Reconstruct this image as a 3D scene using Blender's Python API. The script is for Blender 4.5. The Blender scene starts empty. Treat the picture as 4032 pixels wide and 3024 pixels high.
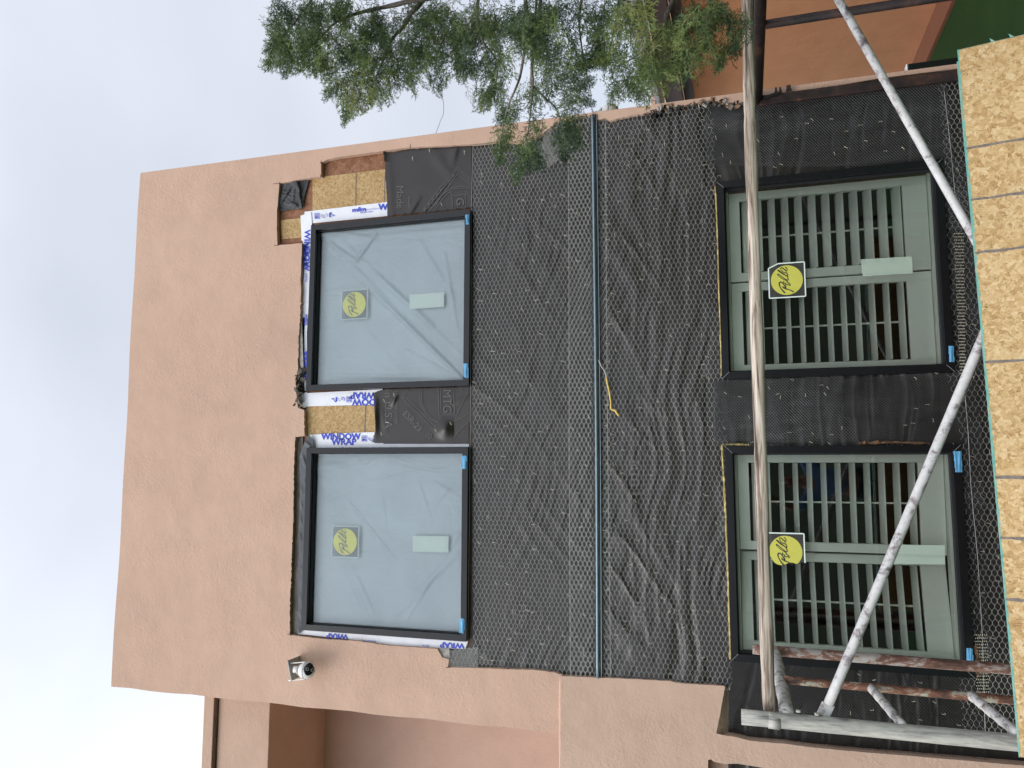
import bpy, math, random
import numpy as np
from mathutils import Matrix, Vector
from mathutils.geometry import delaunay_2d_cdt
random.seed(7); np.random.seed(7)
S = bpy.context.scene
COL = S.collection
R_ = math.radians
# ------------------------------------------------------------------ camera
RC = np.array([[0.002038490952119755, 0.29023960291733664, -0.9569518365377774],
               [-0.9939601979906879, 0.10558741263656715, 0.029906907279554862],
               [0.10972223733113867, 0.9511110719527462, 0.28870185216577193]])
CP = np.array([0, -4.4, 2.12])
cam = bpy.data.cameras.new('camera'); camo = bpy.data.objects.new('camera', cam); COL.objects.link(camo)
M = RC.T @ np.diag([1, -1, -1.0])
camo.matrix_world = Matrix.Translation(CP.tolist()) @ Matrix(M.tolist()).to_4x4()
cam.sensor_width = 36; cam.lens = 3028/4032*36; cam.clip_start = 0.05; cam.clip_end = 1000
S.camera = camo
# ------------------------------------------------------------------ world and sun (overcast, brighter from behind the viewer)
S.view_settings.view_transform = 'Standard'; S.view_settings.look = 'None'; S.view_settings.gamma = 1
S.view_settings.use_curve_mapping = False; S.view_settings.exposure = 0.45
SUN_EL, SUN_AZ = R_(43), R_(-145)      # azimuth of the sun measured clockwise from +y
W = bpy.data.worlds.new('World'); S.world = W; W.use_nodes = True
wn = W.node_tree; wn.nodes.clear()
def wnode(t, **k):
    n = wn.nodes.new(t)
    for a, b in k.items(): setattr(n, a, b)
    return n
out = wnode('ShaderNodeOutputWorld'); bgs = wnode('ShaderNodeBackground'); bgc = wnode('ShaderNodeBackground'); add = wnode('ShaderNodeAddShader')
sky = wnode('ShaderNodeTexSky', sky_type='NISHITA', sun_disc=False); sky.sun_elevation = SUN_EL; sky.sun_rotation = SUN_AZ
sky.altitude = 1800; sky.air_density = 1.0; sky.dust_density = 3
bgs.inputs[1].default_value = 0.022
wn.links.new(sky.outputs[0], bgs.inputs[0])
tc = wnode('ShaderNodeTexCoord'); nz = wnode('ShaderNodeTexNoise'); nz.inputs['Scale'].default_value = 1.7; nz.inputs['Detail'].default_value = 4; nz.inputs['Roughness'].default_value = 0.45
mp = wnode('ShaderNodeMapping'); mp.inputs['Scale'].default_value = (1, 1, 2.2)
wn.links.new(tc.outputs['Generated'], mp.inputs[0]); wn.links.new(mp.outputs[0], nz.inputs['Vector'])
rp = wnode('ShaderNodeValToRGB'); rp.color_ramp.elements[0].position = 0.30; rp.color_ramp.elements[1].position = 0.72
rp.color_ramp.elements[0].color = (0.46, 0.485, 0.545, 1); rp.color_ramp.elements[1].color = (0.63, 0.655, 0.705, 1)
wn.links.new(nz.outputs[0], rp.inputs[0])
def wdot(v):
    n = wnode('ShaderNodeVectorMath', operation='DOT_PRODUCT'); nrm = Vector(v).normalized(); n.inputs[1].default_value = nrm
    wn.links.new(tc.outputs['Generated'], n.inputs[0]); return n.outputs['Value']
def wmath(op, a, b=None, c=None, clamp=False):
    n = wnode('ShaderNodeMath', operation=op); n.use_clamp = clamp
    for i, x in enumerate((a, b, c)):
        if x is None: continue
        if isinstance(x, (int, float)): n.inputs[i].default_value = x
        else: wn.links.new(x, n.inputs[i])
    return n.outputs[0]
glow = wmath('POWER', wmath('MAXIMUM', wdot((-0.36, 0.733, 0.56)), 0.0), 60.0)       # thin cloud in front of the bright part of the sky
back = wmath('POWER', wmath('MULTIPLY_ADD', wdot((-0.25, -0.75, 0.6)), 0.5, 0.5), 1.6)
gain = wmath('ADD', wmath('MULTIPLY_ADD', glow, 0.34, 0.72), wmath('MULTIPLY', back, 1.22))
wn.links.new(rp.outputs[0], bgc.inputs[0]); wn.links.new(gain, bgc.inputs[1])
wn.links.new(bgs.outputs[0], add.inputs[0]); wn.links.new(bgc.outputs[0], add.inputs[1]); wn.links.new(add.outputs[0], out.inputs[0])
sl = bpy.data.lights.new('sun', 'SUN'); sl.energy = 1.2; sl.angle = R_(35); sl.color = (1, 0.95, 0.88)
so = bpy.data.objects.new('sun', sl); COL.objects.link(so)
sd = Vector((math.sin(SUN_AZ)*math.cos(SUN_EL), math.cos(SUN_AZ)*math.cos(SUN_EL), math.sin(SUN_EL)))
so.rotation_euler = sd.to_track_quat('Z', 'Y').to_euler(); so.location = (-3, -6, 9)
S.cycles.max_bounces = 8; S.cycles.transparent_max_bounces = 16
# ------------------------------------------------------------------ photograph pixel -> place on a real plane
def ray(u, v): return RC.T @ np.array([u-2016, v-1512, 3028.0])
def PY(u, v, y=0.0): d = ray(u, v); return CP + d*(y-CP[1])/d[1]
def PX(u, v, x): d = ray(u, v); return CP + d*(x-CP[0])/d[0]
def PZ(u, v, z): d = ray(u, v); return CP + d*(z-CP[2])/d[2]
def PD(u, v, t): d = ray(u, v); return CP + d/np.linalg.norm(d)*t
def zm(x0, y0, s, pts): return [(x0+a*s, y0+b*s) for a, b in pts]   # crop coordinates -> photograph pixels
GZ = 0.14                                                          # ground level
# ------------------------------------------------------------------ node materials
class NT:
    def __init__(s, name):
        s.m = bpy.data.materials.new(name); s.m.use_nodes = True; s.t = s.m.node_tree; s.t.nodes.clear()
        s.o = s.n('ShaderNodeOutputMaterial'); s.tc = s.n('ShaderNodeTexCoord')
    def n(s, t, ins=None, **k):
        x = s.t.nodes.new(t)
        for a, b in k.items(): setattr(x, a, b)
        for a, b in (ins or {}).items(): s.set(x.inputs[a], b)
        return x
    def set(s, i, v):
        if isinstance(v, bpy.types.NodeSocket): s.t.links.new(v, i)
        elif isinstance(v, tuple) and len(v) == 3 and i.type == 'RGBA': i.default_value = (*v, 1)
        else: i.default_value = v
    def map(s, sc=(1, 1, 1), rot=(0, 0, 0), v=None):
        return s.n('ShaderNodeMapping', {'Vector': v or s.tc.outputs['Object'], 'Scale': sc, 'Rotation': rot}).outputs[0]
    def noise(s, scale, v=None, detail=3, rough=0.5, dist=0):
        return s.n('ShaderNodeTexNoise', {'Vector': v or s.tc.outputs['Object'], 'Scale': scale, 'Detail': detail, 'Roughness': rough, 'Distortion': dist})
    def vor(s, scale, v=None, feature='F1', rnd=1.0):
        return s.n('ShaderNodeTexVoronoi', {'Vector': v or s.tc.outputs['Object'], 'Scale': scale, 'Randomness': rnd}, feature=feature)
    def ramp(s, f, stops, interp='LINEAR'):
        r = s.n('ShaderNodeValToRGB', {'Fac': f}); cr = r.color_ramp; cr.interpolation = interp
        while len(cr.elements) < len(stops): cr.elements.new(0.5)
        for e, (p, c) in zip(cr.elements, stops):
            e.position = p; e.color = (c, c, c, 1) if isinstance(c, (int, float)) else (*c, 1)
        return r.outputs[0]
    def mix(s, f, a, b, mode='MIX'):
        x = s.n('ShaderNodeMix', data_type='RGBA', blend_type=mode)
        s.set(x.inputs[0], f); s.set(x.inputs[6], a); s.set(x.inputs[7], b); return x.outputs[2]
    def math(s, op, a, b=0.0):
        x = s.n('ShaderNodeMath', operation=op); s.set(x.inputs[0], a); s.set(x.inputs[1], b); return x.outputs[0]
    def bump(s, h, strength=0.5, dist=0.01, nrm=None):
        x = s.n('ShaderNodeBump', {'Height': h, 'Strength': strength, 'Distance': dist})
        if nrm: s.set(x.inputs['Normal'], nrm)
        return x.outputs[0]
    def bsdf(s, color, rough=0.6, metal=0.0, spec=0.5, nrm=None, **k):
        b = s.n('ShaderNodeBsdfPrincipled', {'Base Color': color, 'Roughness': rough, 'Metallic': metal, 'Specular IOR Level': spec})
        if nrm: s.set(b.inputs['Normal'], nrm)
        for a, c in k.items(): s.set(b.inputs[a.replace('_', ' ')], c)
        s.t.links.new(b.outputs[0], s.o.inputs[0]); return s.m
def simple(name, col, rough=0.6, metal=0.0, spec=0.5, var=0.12, scale=30, bump=0.0):
    n = NT(name); f = n.noise(scale, detail=4).outputs[0]
    lo = tuple(c*(1-var) for c in col); hi = tuple(min(1, c*(1+var)) for c in col)
    c = n.ramp(f, [(0.3, lo), (0.7, hi)])
    return n.bsdf(c, rough, metal, spec, n.bump(f, bump, 0.004) if bump else None)
def stucco(name, base, b1=0.45, fine=True):
    n = NT(name)
    big = n.noise(0.9, detail=4, rough=0.6).outputs[0]; mid = n.noise(5.5, detail=5, rough=0.6).outputs[0]
    f1 = n.noise(70, detail=3, rough=0.6, dist=0.6).outputs[0]; f2 = n.noise(24, detail=3, dist=1.2).outputs[0]
    mott = n.noise(2.2, detail=2).outputs[0]
    c = n.ramp(big, [(0.3, tuple(x*0.90 for x in base)), (0.5, base), (0.72, (base[0]*1.06, base[1]*1.10, base[2]*1.10))])
    c = n.mix(0.35, c, n.ramp(mid, [(0.3, tuple(x*0.86 for x in base)), (0.7, tuple(x*1.1 for x in base))]))
    pit = n.ramp(n.vor(9).outputs['Distance'], [(0.0, 0.72), (0.045, 1.0)]); c = n.mix(0.5, c, pit, 'MULTIPLY')
    pat = n.ramp(mott, [(0.42, 0.25), (0.6, 1.0)])
    h = n.math('ADD', n.math('MULTIPLY', n.math('MULTIPLY', f1, pat), 0.8), n.math('ADD', n.math('MULTIPLY', n.math('MULTIPLY', f2, pat), 0.4), n.math('MULTIPLY', mid, 1.5)))
    return n.bsdf(c, 0.92, 0, 0.15, n.bump(h, b1, 0.012))
def osb(name, tint=(1, 1, 1), sc=1.0, lines=None):
    n = NT(name); cols = None; hs = None
    for i, (s, ax) in enumerate(((26, 1), (38, 2), (60, 3))):
        off = n.map((1, 1, 1), (0, 0, 0)); off = n.n('ShaderNodeVectorMath', {0: off, 1: (ax*3.1, ax*1.7, ax*5.3)}, operation='ADD').outputs[0]
        wob = n.noise(9*sc, off, 2)
        wv = n.n('ShaderNodeVectorMath', {0: wob.outputs[1], 'Scale': 0.03}, operation='SCALE').outputs[0]
        off2 = n.n('ShaderNodeVectorMath', {0: off, 1: wv}, operation='ADD').outputs[0]
        vo = n.vor(s*sc*0.6, n.map((1, 1, 1), (0, 0.5*i, 0), off2))
        ang = n.math('MULTIPLY', n.n('ShaderNodeSeparateColor', {0: vo.outputs['Color']}).outputs[0], 6.28)
        rot = n.n('ShaderNodeVectorRotate', {'Vector': off, 'Angle': ang, 'Axis': (0, 1, 0)}, rotation_type='AXIS_ANGLE').outputs[0]
        st = n.noise(1.0, n.map((14*sc, 40, 170*sc), (0, 0, 0), rot), 4, 0.6, 0.4).outputs[0]
        tone = n.n('ShaderNodeSeparateColor', {0: vo.outputs['Color']}).outputs[1]
        v = n.math('ADD', n.math('MULTIPLY', st, 0.75), n.math('MULTIPLY', tone, 0.3))
        c = n.ramp(v, [(0.26, (0.26, 0.15, 0.06)), (0.38, (0.52, 0.34, 0.15)), (0.54, (0.68, 0.49, 0.25)), (0.75, (0.80, 0.65, 0.41))])
        edge = n.ramp(n.vor(s*sc*0.6, n.map((1, 1, 1), (0, 0.5*i, 0), off2), 'DISTANCE_TO_EDGE').outputs[0], [(0.0, 0.72), (0.05, 1.0)])
        c = n.mix(0.6, c, edge, 'MULTIPLY')
        if cols is None: cols, hs = c, v
        else:
            k = n.math('GREATER_THAN', n.n('ShaderNodeSeparateColor', {0: vo.outputs['Color']}).outputs[2], 0.55)
            cols = n.mix(k, cols, c); hs = n.math('MAXIMUM', hs, v)
    flk = n.ramp(n.vor(34*sc, n.map((1, 1, 2.4), (0, 0.7, 0))).outputs['Distance'], [(0.12, 0.20), (0.24, 1.0)])
    cl = n.ramp(n.noise(11*sc, detail=3).outputs[0], [(0.44, 0.0), (0.58, 1.0)])
    cols = n.mix(n.math('MULTIPLY', cl, 0.85), cols, n.mix(1.0, cols, flk, 'MULTIPLY'))
    cols = n.mix(0.4, cols, n.ramp(n.noise(3, detail=2).outputs[0], [(0.3, 0.8), (0.7, 1.0)]), 'MULTIPLY')
    cols = n.mix(1.0, cols, tint, 'MULTIPLY')
    return n.bsdf(cols, 0.62, 0, 0.35, n.bump(hs, 0.35, 0.003))
def patina(name, stops, scale=14, rough=0.6, metal=0.0, stretch=(1, 1, 1), bump=0.4, spec=0.4):
    n = NT(name); v = n.map(stretch)
    a = n.noise(scale, v, 6, 0.68, 0.5).outputs[0]; b = n.noise(scale*4, v, 4, 0.6).outputs[0]
    f = n.math('ADD', n.math('MULTIPLY', a, 0.75), n.math('MULTIPLY', b, 0.25))
    return n.bsdf(n.ramp(f, stops), rough, metal, spec, n.bump(f, bump, 0.004))
m = {}
PINK = (0.575, 0.385, 0.29)
m['stucco'] = stucco('pink_stucco', PINK, 0.42)
m['stucco2'] = stucco('smooth_pink_stucco', (0.56, 0.39, 0.31), 0.25)
m['stucco_low'] = stucco('garden_wall_stucco', (0.57, 0.40, 0.305), 0.42)
m['orange'] = stucco('orange_stucco', (0.78, 0.42, 0.235), 0.4)
m['curb'] = stucco('curb_stucco', (0.30, 0.14, 0.085), 0.5)
m['cement'] = simple('bare_cement', (0.36, 0.33, 0.30), 0.95, var=0.3, scale=40, bump=0.6)
m['osb'] = osb('osb_flakes', (0.97, 0.91, 0.84), 2.2)
m['osb_wall'] = osb('osb_wall_flakes', (0.74, 0.67, 0.56), 2.7)
m['old_wood'] = osb('weathered_red_board', (0.42, 0.26, 0.25), 1.2)
m['frame'] = simple('black_window_frame', (0.008, 0.0085, 0.010), 0.24, 0.0, 0.40, 0.1, 8)
m['gasket'] = simple('black_gasket', (0.008, 0.008, 0.009), 0.6)
m['shutter'] = simple('white_shutter_paint', (0.90, 0.92, 0.85), 0.45, var=0.03, scale=4)
m['dark_room'] = simple('room_shade_plaster', (0.030, 0.032, 0.030), 0.9)  # near-black colour stands in for the shade inside the room
m['blue_tape'] = simple('blue_masking_tape', (0.10, 0.33, 0.55), 0.55, var=0.25, scale=18, bump=0.8)
m['teal'] = patina('teal_edge_paint', [(0.35, (0.10, 0.38, 0.32)), (0.55, (0.22, 0.50, 0.42)), (0.66, (0.62, 0.50, 0.30))], 22)
m['lumber_mark'] = patina('dark_marker_line', [(0.3, (0.09, 0.08, 0.08)), (0.7, (0.34, 0.28, 0.23))], 60)
m['wire'] = simple('galvanised_wire', (0.50, 0.50, 0.47), 0.5, 0.2, 0.5)
m['lath'] = patina('expanded_metal', [(0.38, (0.030, 0.031, 0.032)), (0.55, (0.075, 0.078, 0.08)), (0.72, (0.20, 0.20, 0.20))], 6, 0.5, 0.2, (1, 1, .25), 0)
m['lath_light'] = patina('bright_expanded_metal', [(0.36, (0.07, 0.075, 0.075)), (0.55, (0.16, 0.17, 0.17)), (0.68, (0.36, 0.37, 0.37))], 8, 0.5, 0.3, (1, 1, .35), 0)
m['zinc'] = simple('zinc_flashing', (0.22, 0.30, 0.34), 0.38, 0.55, 0.5, 0.1)
m['staple'] = simple('steel_staple', (0.72, 0.68, 0.52), 0.35, 0.3)
m['white_tape'] = simple('white_butyl_tape', (0.80, 0.81, 0.86), 0.4, var=0.04, scale=14, bump=0.7)
m['blue_ink'] = simple('blue_ink', (0.035, 0.06, 0.55), 0.5)
m['grey_ink'] = simple('grey_print', (0.115, 0.105, 0.10), 0.7)
m['foam'] = patina('yellow_foam', [(0.35, (0.12, 0.09, 0.03)), (0.5, (0.55, 0.42, 0.15)), (0.7, (0.75, 0.66, 0.33))], 60)
m['brown_wood'] = patina('raw_brown_wood', [(0.35, (0.05, 0.03, 0.018)), (0.6, (0.22, 0.12, 0.06)), (0.75, (0.35, 0.24, 0.14))], 25, stretch=(1, 1, 4))
m['old_grey'] = patina('aged_grey_timber', [(0.3, (0.025, 0.02, 0.018)), (0.5, (0.11, 0.09, 0.07)), (0.7, (0.26, 0.22, 0.18))], 16, stretch=(0.4, 2, 4))
m['grey_felt'] = patina('grey_felt', [(0.3, (0.05, 0.055, 0.06)), (0.7, (0.13, 0.14, 0.155))], 9)
m['white_plastic'] = simple('white_plastic', (0.74, 0.72, 0.68), 0.35, var=0.04)
m['grey_plastic'] = simple('grey_plastic', (0.36, 0.36, 0.36), 0.5)
m['black_gloss'] = simple('black_gloss', (0.01, 0.01, 0.012), 0.12)
m['lens'] = simple('lens_glass', (0.03, 0.035, 0.05), 0.05)
m['brown_paint'] = simple('brown_trim_paint', (0.062, 0.032, 0.026), 0.5, var=0.25, scale=8)
m['roof_edge'] = patina('asphalt_shingle', [(0.35, (0.05, 0.045, 0.04)), (0.6, (0.20, 0.18, 0.16))], 30, stretch=(1, 1, 6))
m['rust_steel'] = patina('rusty_brown_steel', [(0.38, (0.012, 0.008, 0.008)), (0.55, (0.035, 0.020, 0.017)), (0.66, (0.10, 0.04, 0.02)), (0.72, (0.38, 0.34, 0.30))], 9)
m['rust_tube'] = patina('rusty_painted_tube', [(0.36, (0.05, 0.035, 0.03)), (0.45, (0.14, 0.07, 0.05)), (0.50, (0.22, 0.115, 0.08)), (0.53, (0.33, 0.30, 0.27)), (0.72, (0.48, 0.45, 0.41))], 17, stretch=(1, 1, 0.45))
m['rust_tube2'] = patina('rusty_orange_tube', [(0.36, (0.04, 0.035, 0.03)), (0.45, (0.13, 0.065, 0.045)), (0.52, (0.25, 0.105, 0.06)), (0.57, (0.38, 0.38, 0.31)), (0.68, (0.50, 0.45, 0.32))], 20, stretch=(1, 1, 0.6))
m['grey_tube'] = patina('mortar_stained_steel', [(0.36, (0.15, 0.14, 0.14)), (0.44, (0.34, 0.33, 0.30)), (0.54, (0.50, 0.48, 0.43)), (0.68, (0.66, 0.63, 0.53))], 34, stretch=(1, 1, 0.14))
m['white_tube'] = patina('plaster_splashed_tube', [(0.34, (0.13, 0.10, 0.11)), (0.42, (0.30, 0.26, 0.27)), (0.48, (0.56, 0.55, 0.54)), (0.7, (0.72, 0.70, 0.69))], 16)
m['rung'] = patina('splattered_rung', [(0.36, (0.12, 0.10, 0.09)), (0.43, (0.30, 0.27, 0.25)), (0.49, (0.58, 0.56, 0.54)), (0.7, (0.70, 0.69, 0.67))], 24)
m['skin'] = simple('skin', (0.36, 0.20, 0.14), 0.5, var=0.05); m['hair'] = simple('dark_hair', (0.02, 0.014, 0.01), 0.5)
m['blue_cloth'] = simple('blue_shirt_cloth', (0.16, 0.27, 0.52), 0.8, var=0.15, scale=12); m['jeans'] = simple('dark_trousers_cloth', (0.03, 0.035, 0.05), 0.85)
m['cable'] = simple('grey_cable', (0.20, 0.19, 0.21), 0.6); m['yellow_cord'] = simple('yellow_foam_cord', (0.72, 0.52, 0.12), 0.6, var=0.2, scale=60)
m['bark'] = patina('grey_bark', [(0.35, (0.07, 0.055, 0.045)), (0.65, (0.26, 0.22, 0.19))], 30, stretch=(1, 1, 3))
def _wood():
    n = NT('weathered_rail_wood'); v = n.map((2.2, 40, 40))
    a = n.noise(1.0, v, 5, 0.65, 0.7).outputs[0]; b = n.noise(1.0, n.map((5, 110, 110)), 3).outputs[0]; k = n.noise(3.5, detail=2).outputs[0]
    f = n.math('ADD', n.math('MULTIPLY', a, 0.7), n.math('MULTIPLY', b, 0.3))
    c = n.ramp(f, [(0.38, (0.07, 0.052, 0.04)), (0.45, (0.26, 0.20, 0.155)), (0.50, (0.52, 0.43, 0.35)), (0.60, (0.76, 0.68, 0.57))])
    c = n.mix(n.ramp(k, [(0.4, 0.0), (0.7, 0.35)]), c, (0.42, 0.36, 0.30))
    return n.bsdf(c, 0.8, 0, 0.25, n.bump(f, 0.8, 0.006))
m['rail_wood'] = _wood()
def _paper():
    n = NT('black_building_paper'); f = n.noise(5, detail=5, rough=0.6).outputs[0]
    c = n.ramp(f, [(0.3, (0.018, 0.0145, 0.0125)), (0.7, (0.028, 0.0235, 0.0205))])
    h = n.noise(11, n.map((0.8, 1, 0.45), (0, 0.6, 0)), 3, 0.5, 1.5).outputs[0]
    return n.bsdf(c, 0.38, 0, 0.5, n.bump(h, 0.2, 0.006))
m['paper'] = _paper()
def _felt():
    n = NT('crumpled_tar_felt'); f = n.noise(16, n.map((1, 1, 0.5)), 4, 0.6, 1.5).outputs[0]
    return n.bsdf(n.ramp(f, [(0.3, (0.025, 0.026, 0.028)), (0.7, (0.075, 0.08, 0.085))]), 0.5, 0, 0.4, n.bump(f, 1.0, 0.02))
m['felt'] = _felt()
def _glass(name, tint, k=2.4, ior=1.5):
    n = NT(name); fr = n.n('ShaderNodeFresnel', {'IOR': ior}).outputs[0]
    fr = n.math('MULTIPLY', fr, k)
    mx = n.n('ShaderNodeMixShader'); tr = n.n('ShaderNodeBsdfTransparent', {'Color': tint}); gl = n.n('ShaderNodeBsdfGlossy', {'Color': (0.95, 0.97, 0.97), 'Roughness': 0.012})
    n.set(mx.inputs[0], fr); n.t.links.new(tr.outputs[0], mx.inputs[1]); n.t.links.new(gl.outputs[0], mx.inputs[2]); n.t.links.new(mx.outputs[0], n.o.inputs[0]); return n.m
m['glass'] = _glass('clear_green_glass', (0.96, 1.0, 0.95))
m['glass_up'] = _glass('upper_window_glass', (0.95, 0.98, 0.99), 1.6)
def _film():
    n = NT('plastic_film'); f = n.noise(2.5, detail=4, rough=0.5, dist=0.8).outputs[0]
    h = n.noise(5, n.map((1, 1, 0.45), (0, -0.6, 0)), 4, 0.55, 2.5).outputs[0]
    return n.bsdf(n.ramp(f, [(0.3, (0.57, 0.63, 0.65)), (0.7, (0.67, 0.74, 0.755))]), 0.42, 0, 0.45, n.bump(h, 0.7, 0.02))
m['film'] = _film()
def _alpha(name, col, a, rough=0.5):
    n = NT(name); return n.bsdf(col, rough, 0, 0.4, None, Alpha=a)
m['stk_dark'] = _alpha('sticker_dark_clear', (0.05, 0.048, 0.045), 0.85)
m['stk_haze'] = _alpha('sticker_hazed_clear', (0.30, 0.31, 0.36), 0.55)  # upper window copies: glass haze put into the fill and ink colours
m['stk_white'] = simple('sticker_pale_border', (0.78, 0.88, 0.82), 0.5, var=0.02)
m['stk_yellow'] = simple('sticker_yellow', (0.60, 0.58, 0.10), 0.5, var=0.04)
m['stk_yellow_lit'] = simple('sticker_lit_yellow', (0.92, 0.88, 0.26), 0.5, var=0.04)  # upper window copy: brighter light put into the yellow
m['stk_ink'] = simple('sticker_ink', (0.03, 0.03, 0.028), 0.5); m['stk_ink_haze'] = simple('sticker_hazed_ink', (0.22, 0.23, 0.26), 0.5)
m['paper_label'] = simple('pale_paper_label', (0.80, 0.88, 0.80), 0.6, var=0.02)
m['paper_label_low'] = _alpha('sheer_paper_label', (0.55, 0.68, 0.56), 0.6)
def _turf():
    n = NT('artificial_turf'); a = n.noise(140, detail=2).outputs[0]; b = n.noise(2.0, detail=3).outputs[0]
    c = n.mix(0.5, n.ramp(a, [(0.3, (0.012, 0.040, 0.010)), (0.7, (0.045, 0.135, 0.030))]), n.ramp(b, [(0.3, (0.020, 0.065, 0.016)), (0.7, (0.034, 0.10, 0.024))]))
    return n.bsdf(c, 0.85, 0, 0.2, n.bump(a, 0.8, 0.02))
m['turf'] = _turf()
m['soil'] = patina('dark_green_soil', [(0.3, (0.020, 0.030, 0.015)), (0.6, (0.045, 0.06, 0.028)), (0.75, (0.09, 0.085, 0.05))], 3, rough=0.95)  # vegetation tones, set dark for what the lower windows reflect
def _leaf():
    n = NT('juniper_scale_leaf'); a = n.noise(3.2, detail=4, rough=.6).outputs[0]
    g = n.noise(60, detail=1).outputs[0]
    c = n.ramp(n.math('ADD', n.math('MULTIPLY', a, 0.7), n.math('MULTIPLY', g, 0.3)), [(0.40, (0.052, 0.088, 0.055)), (0.48, (0.095, 0.142, 0.064)), (0.58, (0.18, 0.24, 0.080)), (0.68, (0.30, 0.29, 0.10))])
    p = n.bsdf(c, 0.65, 0, 0.25)
    pb = [x for x in n.t.nodes if x.type == 'BSDF_PRINCIPLED'][0]
    tr = n.n('ShaderNodeBsdfTranslucent', {'Color': c}); mx = n.n('ShaderNodeMixShader', {0: 0.3})
    n.t.links.new(pb.outputs[0], mx.inputs[1]); n.t.links.new(tr.outputs[0], mx.inputs[2]); n.t.links.new(mx.outputs[0], n.o.inputs[0]); return p
m['leaf'] = _leaf()
# ------------------------------------------------------------------ mesh building
class MB:
    def __init__(s): s.v = []; s.f = []; s.mi = []; s.mats = []
    def _m(s, mat):
        if mat not in s.mats: s.mats.append(mat)
        return s.mats.index(mat)
    def add(s, vs, fs, mat):
        o = len(s.v); k = s._m(mat); s.v += [tuple(map(float, p)) for p in vs]; s.f += [tuple(o+i for i in f) for f in fs]; s.mi += [k]*len(fs); return s
    def prism(s, front, back, mat, holes=(), caps=(True, False)):
        """front/back: matching world point lists; holes: list of (front, back) pairs"""
        loops = [front]+[h[0] for h in holes]; bl = [back]+[h[1] for h in holes]
        flat = [p for l in loops for p in l]; fb = [p for l in bl for p in l]
        # project to the best plane for filling
        P = np.array(front, float); n = np.linalg.svd(P-P.mean(0))[2]
        c0 = P.mean(0); N = len(flat); fs = []
        def cap(ls):
            v2 = [Vector((float(np.dot(p-c0, n[0])), float(np.dot(p-c0, n[1])))) for l in ls for p in np.array(l, float)]
            fc = []; o = 0
            for l in ls: fc.append(list(range(o, o+len(l)))); o += len(l)
            ov, oe, of, q1, q2, q3 = delaunay_2d_cdt(v2, [], fc[:1]+fc[1:], 0 if len(ls) > 1 else 1, 1e-6)
            f3 = [[float(x) for x in p] for l in ls for p in l]; vs = []
            for i, p in enumerate(ov):
                vs.append(f3[q1[i][0]] if len(q1[i]) else list(c0+n[0]*p.x+n[1]*p.y))
            if len(ls) > 1:
                hp_ = [[(v2[i].x, v2[i].y) for i in f] for f in fc[1:]]
                of = [f for f in of if not any(inpoly([(sum(ov[i].x for i in f)/3, sum(ov[i].y for i in f)/3)], h)[0] for h in hp_)
                      and inpoly([(sum(ov[i].x for i in f)/3, sum(ov[i].y for i in f)/3)], [(v2[i].x, v2[i].y) for i in fc[0]])[0]]
            s.add(vs, [tuple(f) for f in of], mat)
        if caps[0]: cap(loops)
        if caps[1]: cap(bl)
        o = 0
        for l in loops:
            k = len(l)
            for i in range(k): j = (i+1) % k; fs.append((o+i, o+j, N+o+j, N+o+i))
            o += k
        return s.add(flat+fb, fs, mat)
    def box(s, a, b, mat):
        x0, y0, z0 = a; x1, y1, z1 = b
        vs = [(x, y, z) for x in (x0, x1) for y in (y0, y1) for z in (z0, z1)]
        return s.add(vs, [(0, 1, 3, 2), (4, 6, 7, 5), (0, 4, 5, 1), (2, 3, 7, 6), (0, 2, 6, 4), (1, 5, 7, 3)], mat)
    def obox(s, c, ax, mat):
        """box with centre c and three half-axis vectors"""
        c = np.array(c); A, B, D = [np.array(a, float) for a in ax]
        vs = [c+i*A+j*B+k*D for i in (-1, 1) for j in (-1, 1) for k in (-1, 1)]
        return s.add(vs, [(0, 1, 3, 2), (4, 6, 7, 5), (0, 4, 5, 1), (2, 3, 7, 6), (0, 2, 6, 4), (1, 5, 7, 3)], mat)
    def tube(s, pts, r, mat, seg=10, cap=True, rag=0.0, sq=1.0):
        P = [np.array(p, float) for p in pts]; rs = r if isinstance(r, (list, tuple)) else [r]*len(P)
        vs = []; fs = []; up = None
        for i, p in enumerate(P):
            t = P[min(i+1, len(P)-1)]-P[max(i-1, 0)]; t = t/(np.linalg.norm(t)+1e-9)
            if up is None: up = np.array([0, 0, 1.0]) if abs(t[2]) < 0.9 else np.array([0, 1.0, 0])
            a = np.cross(t, up); a /= np.linalg.norm(a)+1e-9; b = np.cross(a, t); up = b
            for k in range(seg):
                th = 2*math.pi*(k+0.5)/seg; q = rs[i]*(1+random.uniform(-rag, rag))
                if sq != 1.0: q *= (abs(math.cos(th))**sq+abs(math.sin(th))**sq)**(-1/sq)
                vs.append(p+q*(math.cos(th)*a+math.sin(th)*b))
        for i in range(len(P)-1):
            for k in range(seg):
                k2 = (k+1) % seg; fs.append((i*seg+k, i*seg+k2, (i+1)*seg+k2, (i+1)*seg+k))
        if cap: fs += [tuple(range(seg))[::-1], tuple((len(P)-1)*seg+k for k in range(seg))]
        return s.add(vs, fs, mat)
    def build(s, name, parent=None, smooth=False, wparent=None, bevel=0.0):
        me = bpy.data.meshes.new(name); me.from_pydata(s.v, [], s.f)
        for x in s.mats: me.materials.append(x)
        me.polygons.foreach_set('material_index', s.mi)
        if smooth: me.polygons.foreach_set('use_smooth', [True]*len(me.polygons))
        me.update(); o = bpy.data.objects.new(name, me); link(o, parent)
        if bevel:
            b = o.modifiers.new('bevel', 'BEVEL'); b.width = bevel; b.segments = 2; b.limit_method = 'ANGLE'
        return o
def link(o, parent):
    COL.objects.link(o)
    if parent is not None:
        o.parent = parent
        if parent.type == 'EMPTY': o.matrix_parent_inverse = Matrix.Translation(-parent.location)
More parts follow.
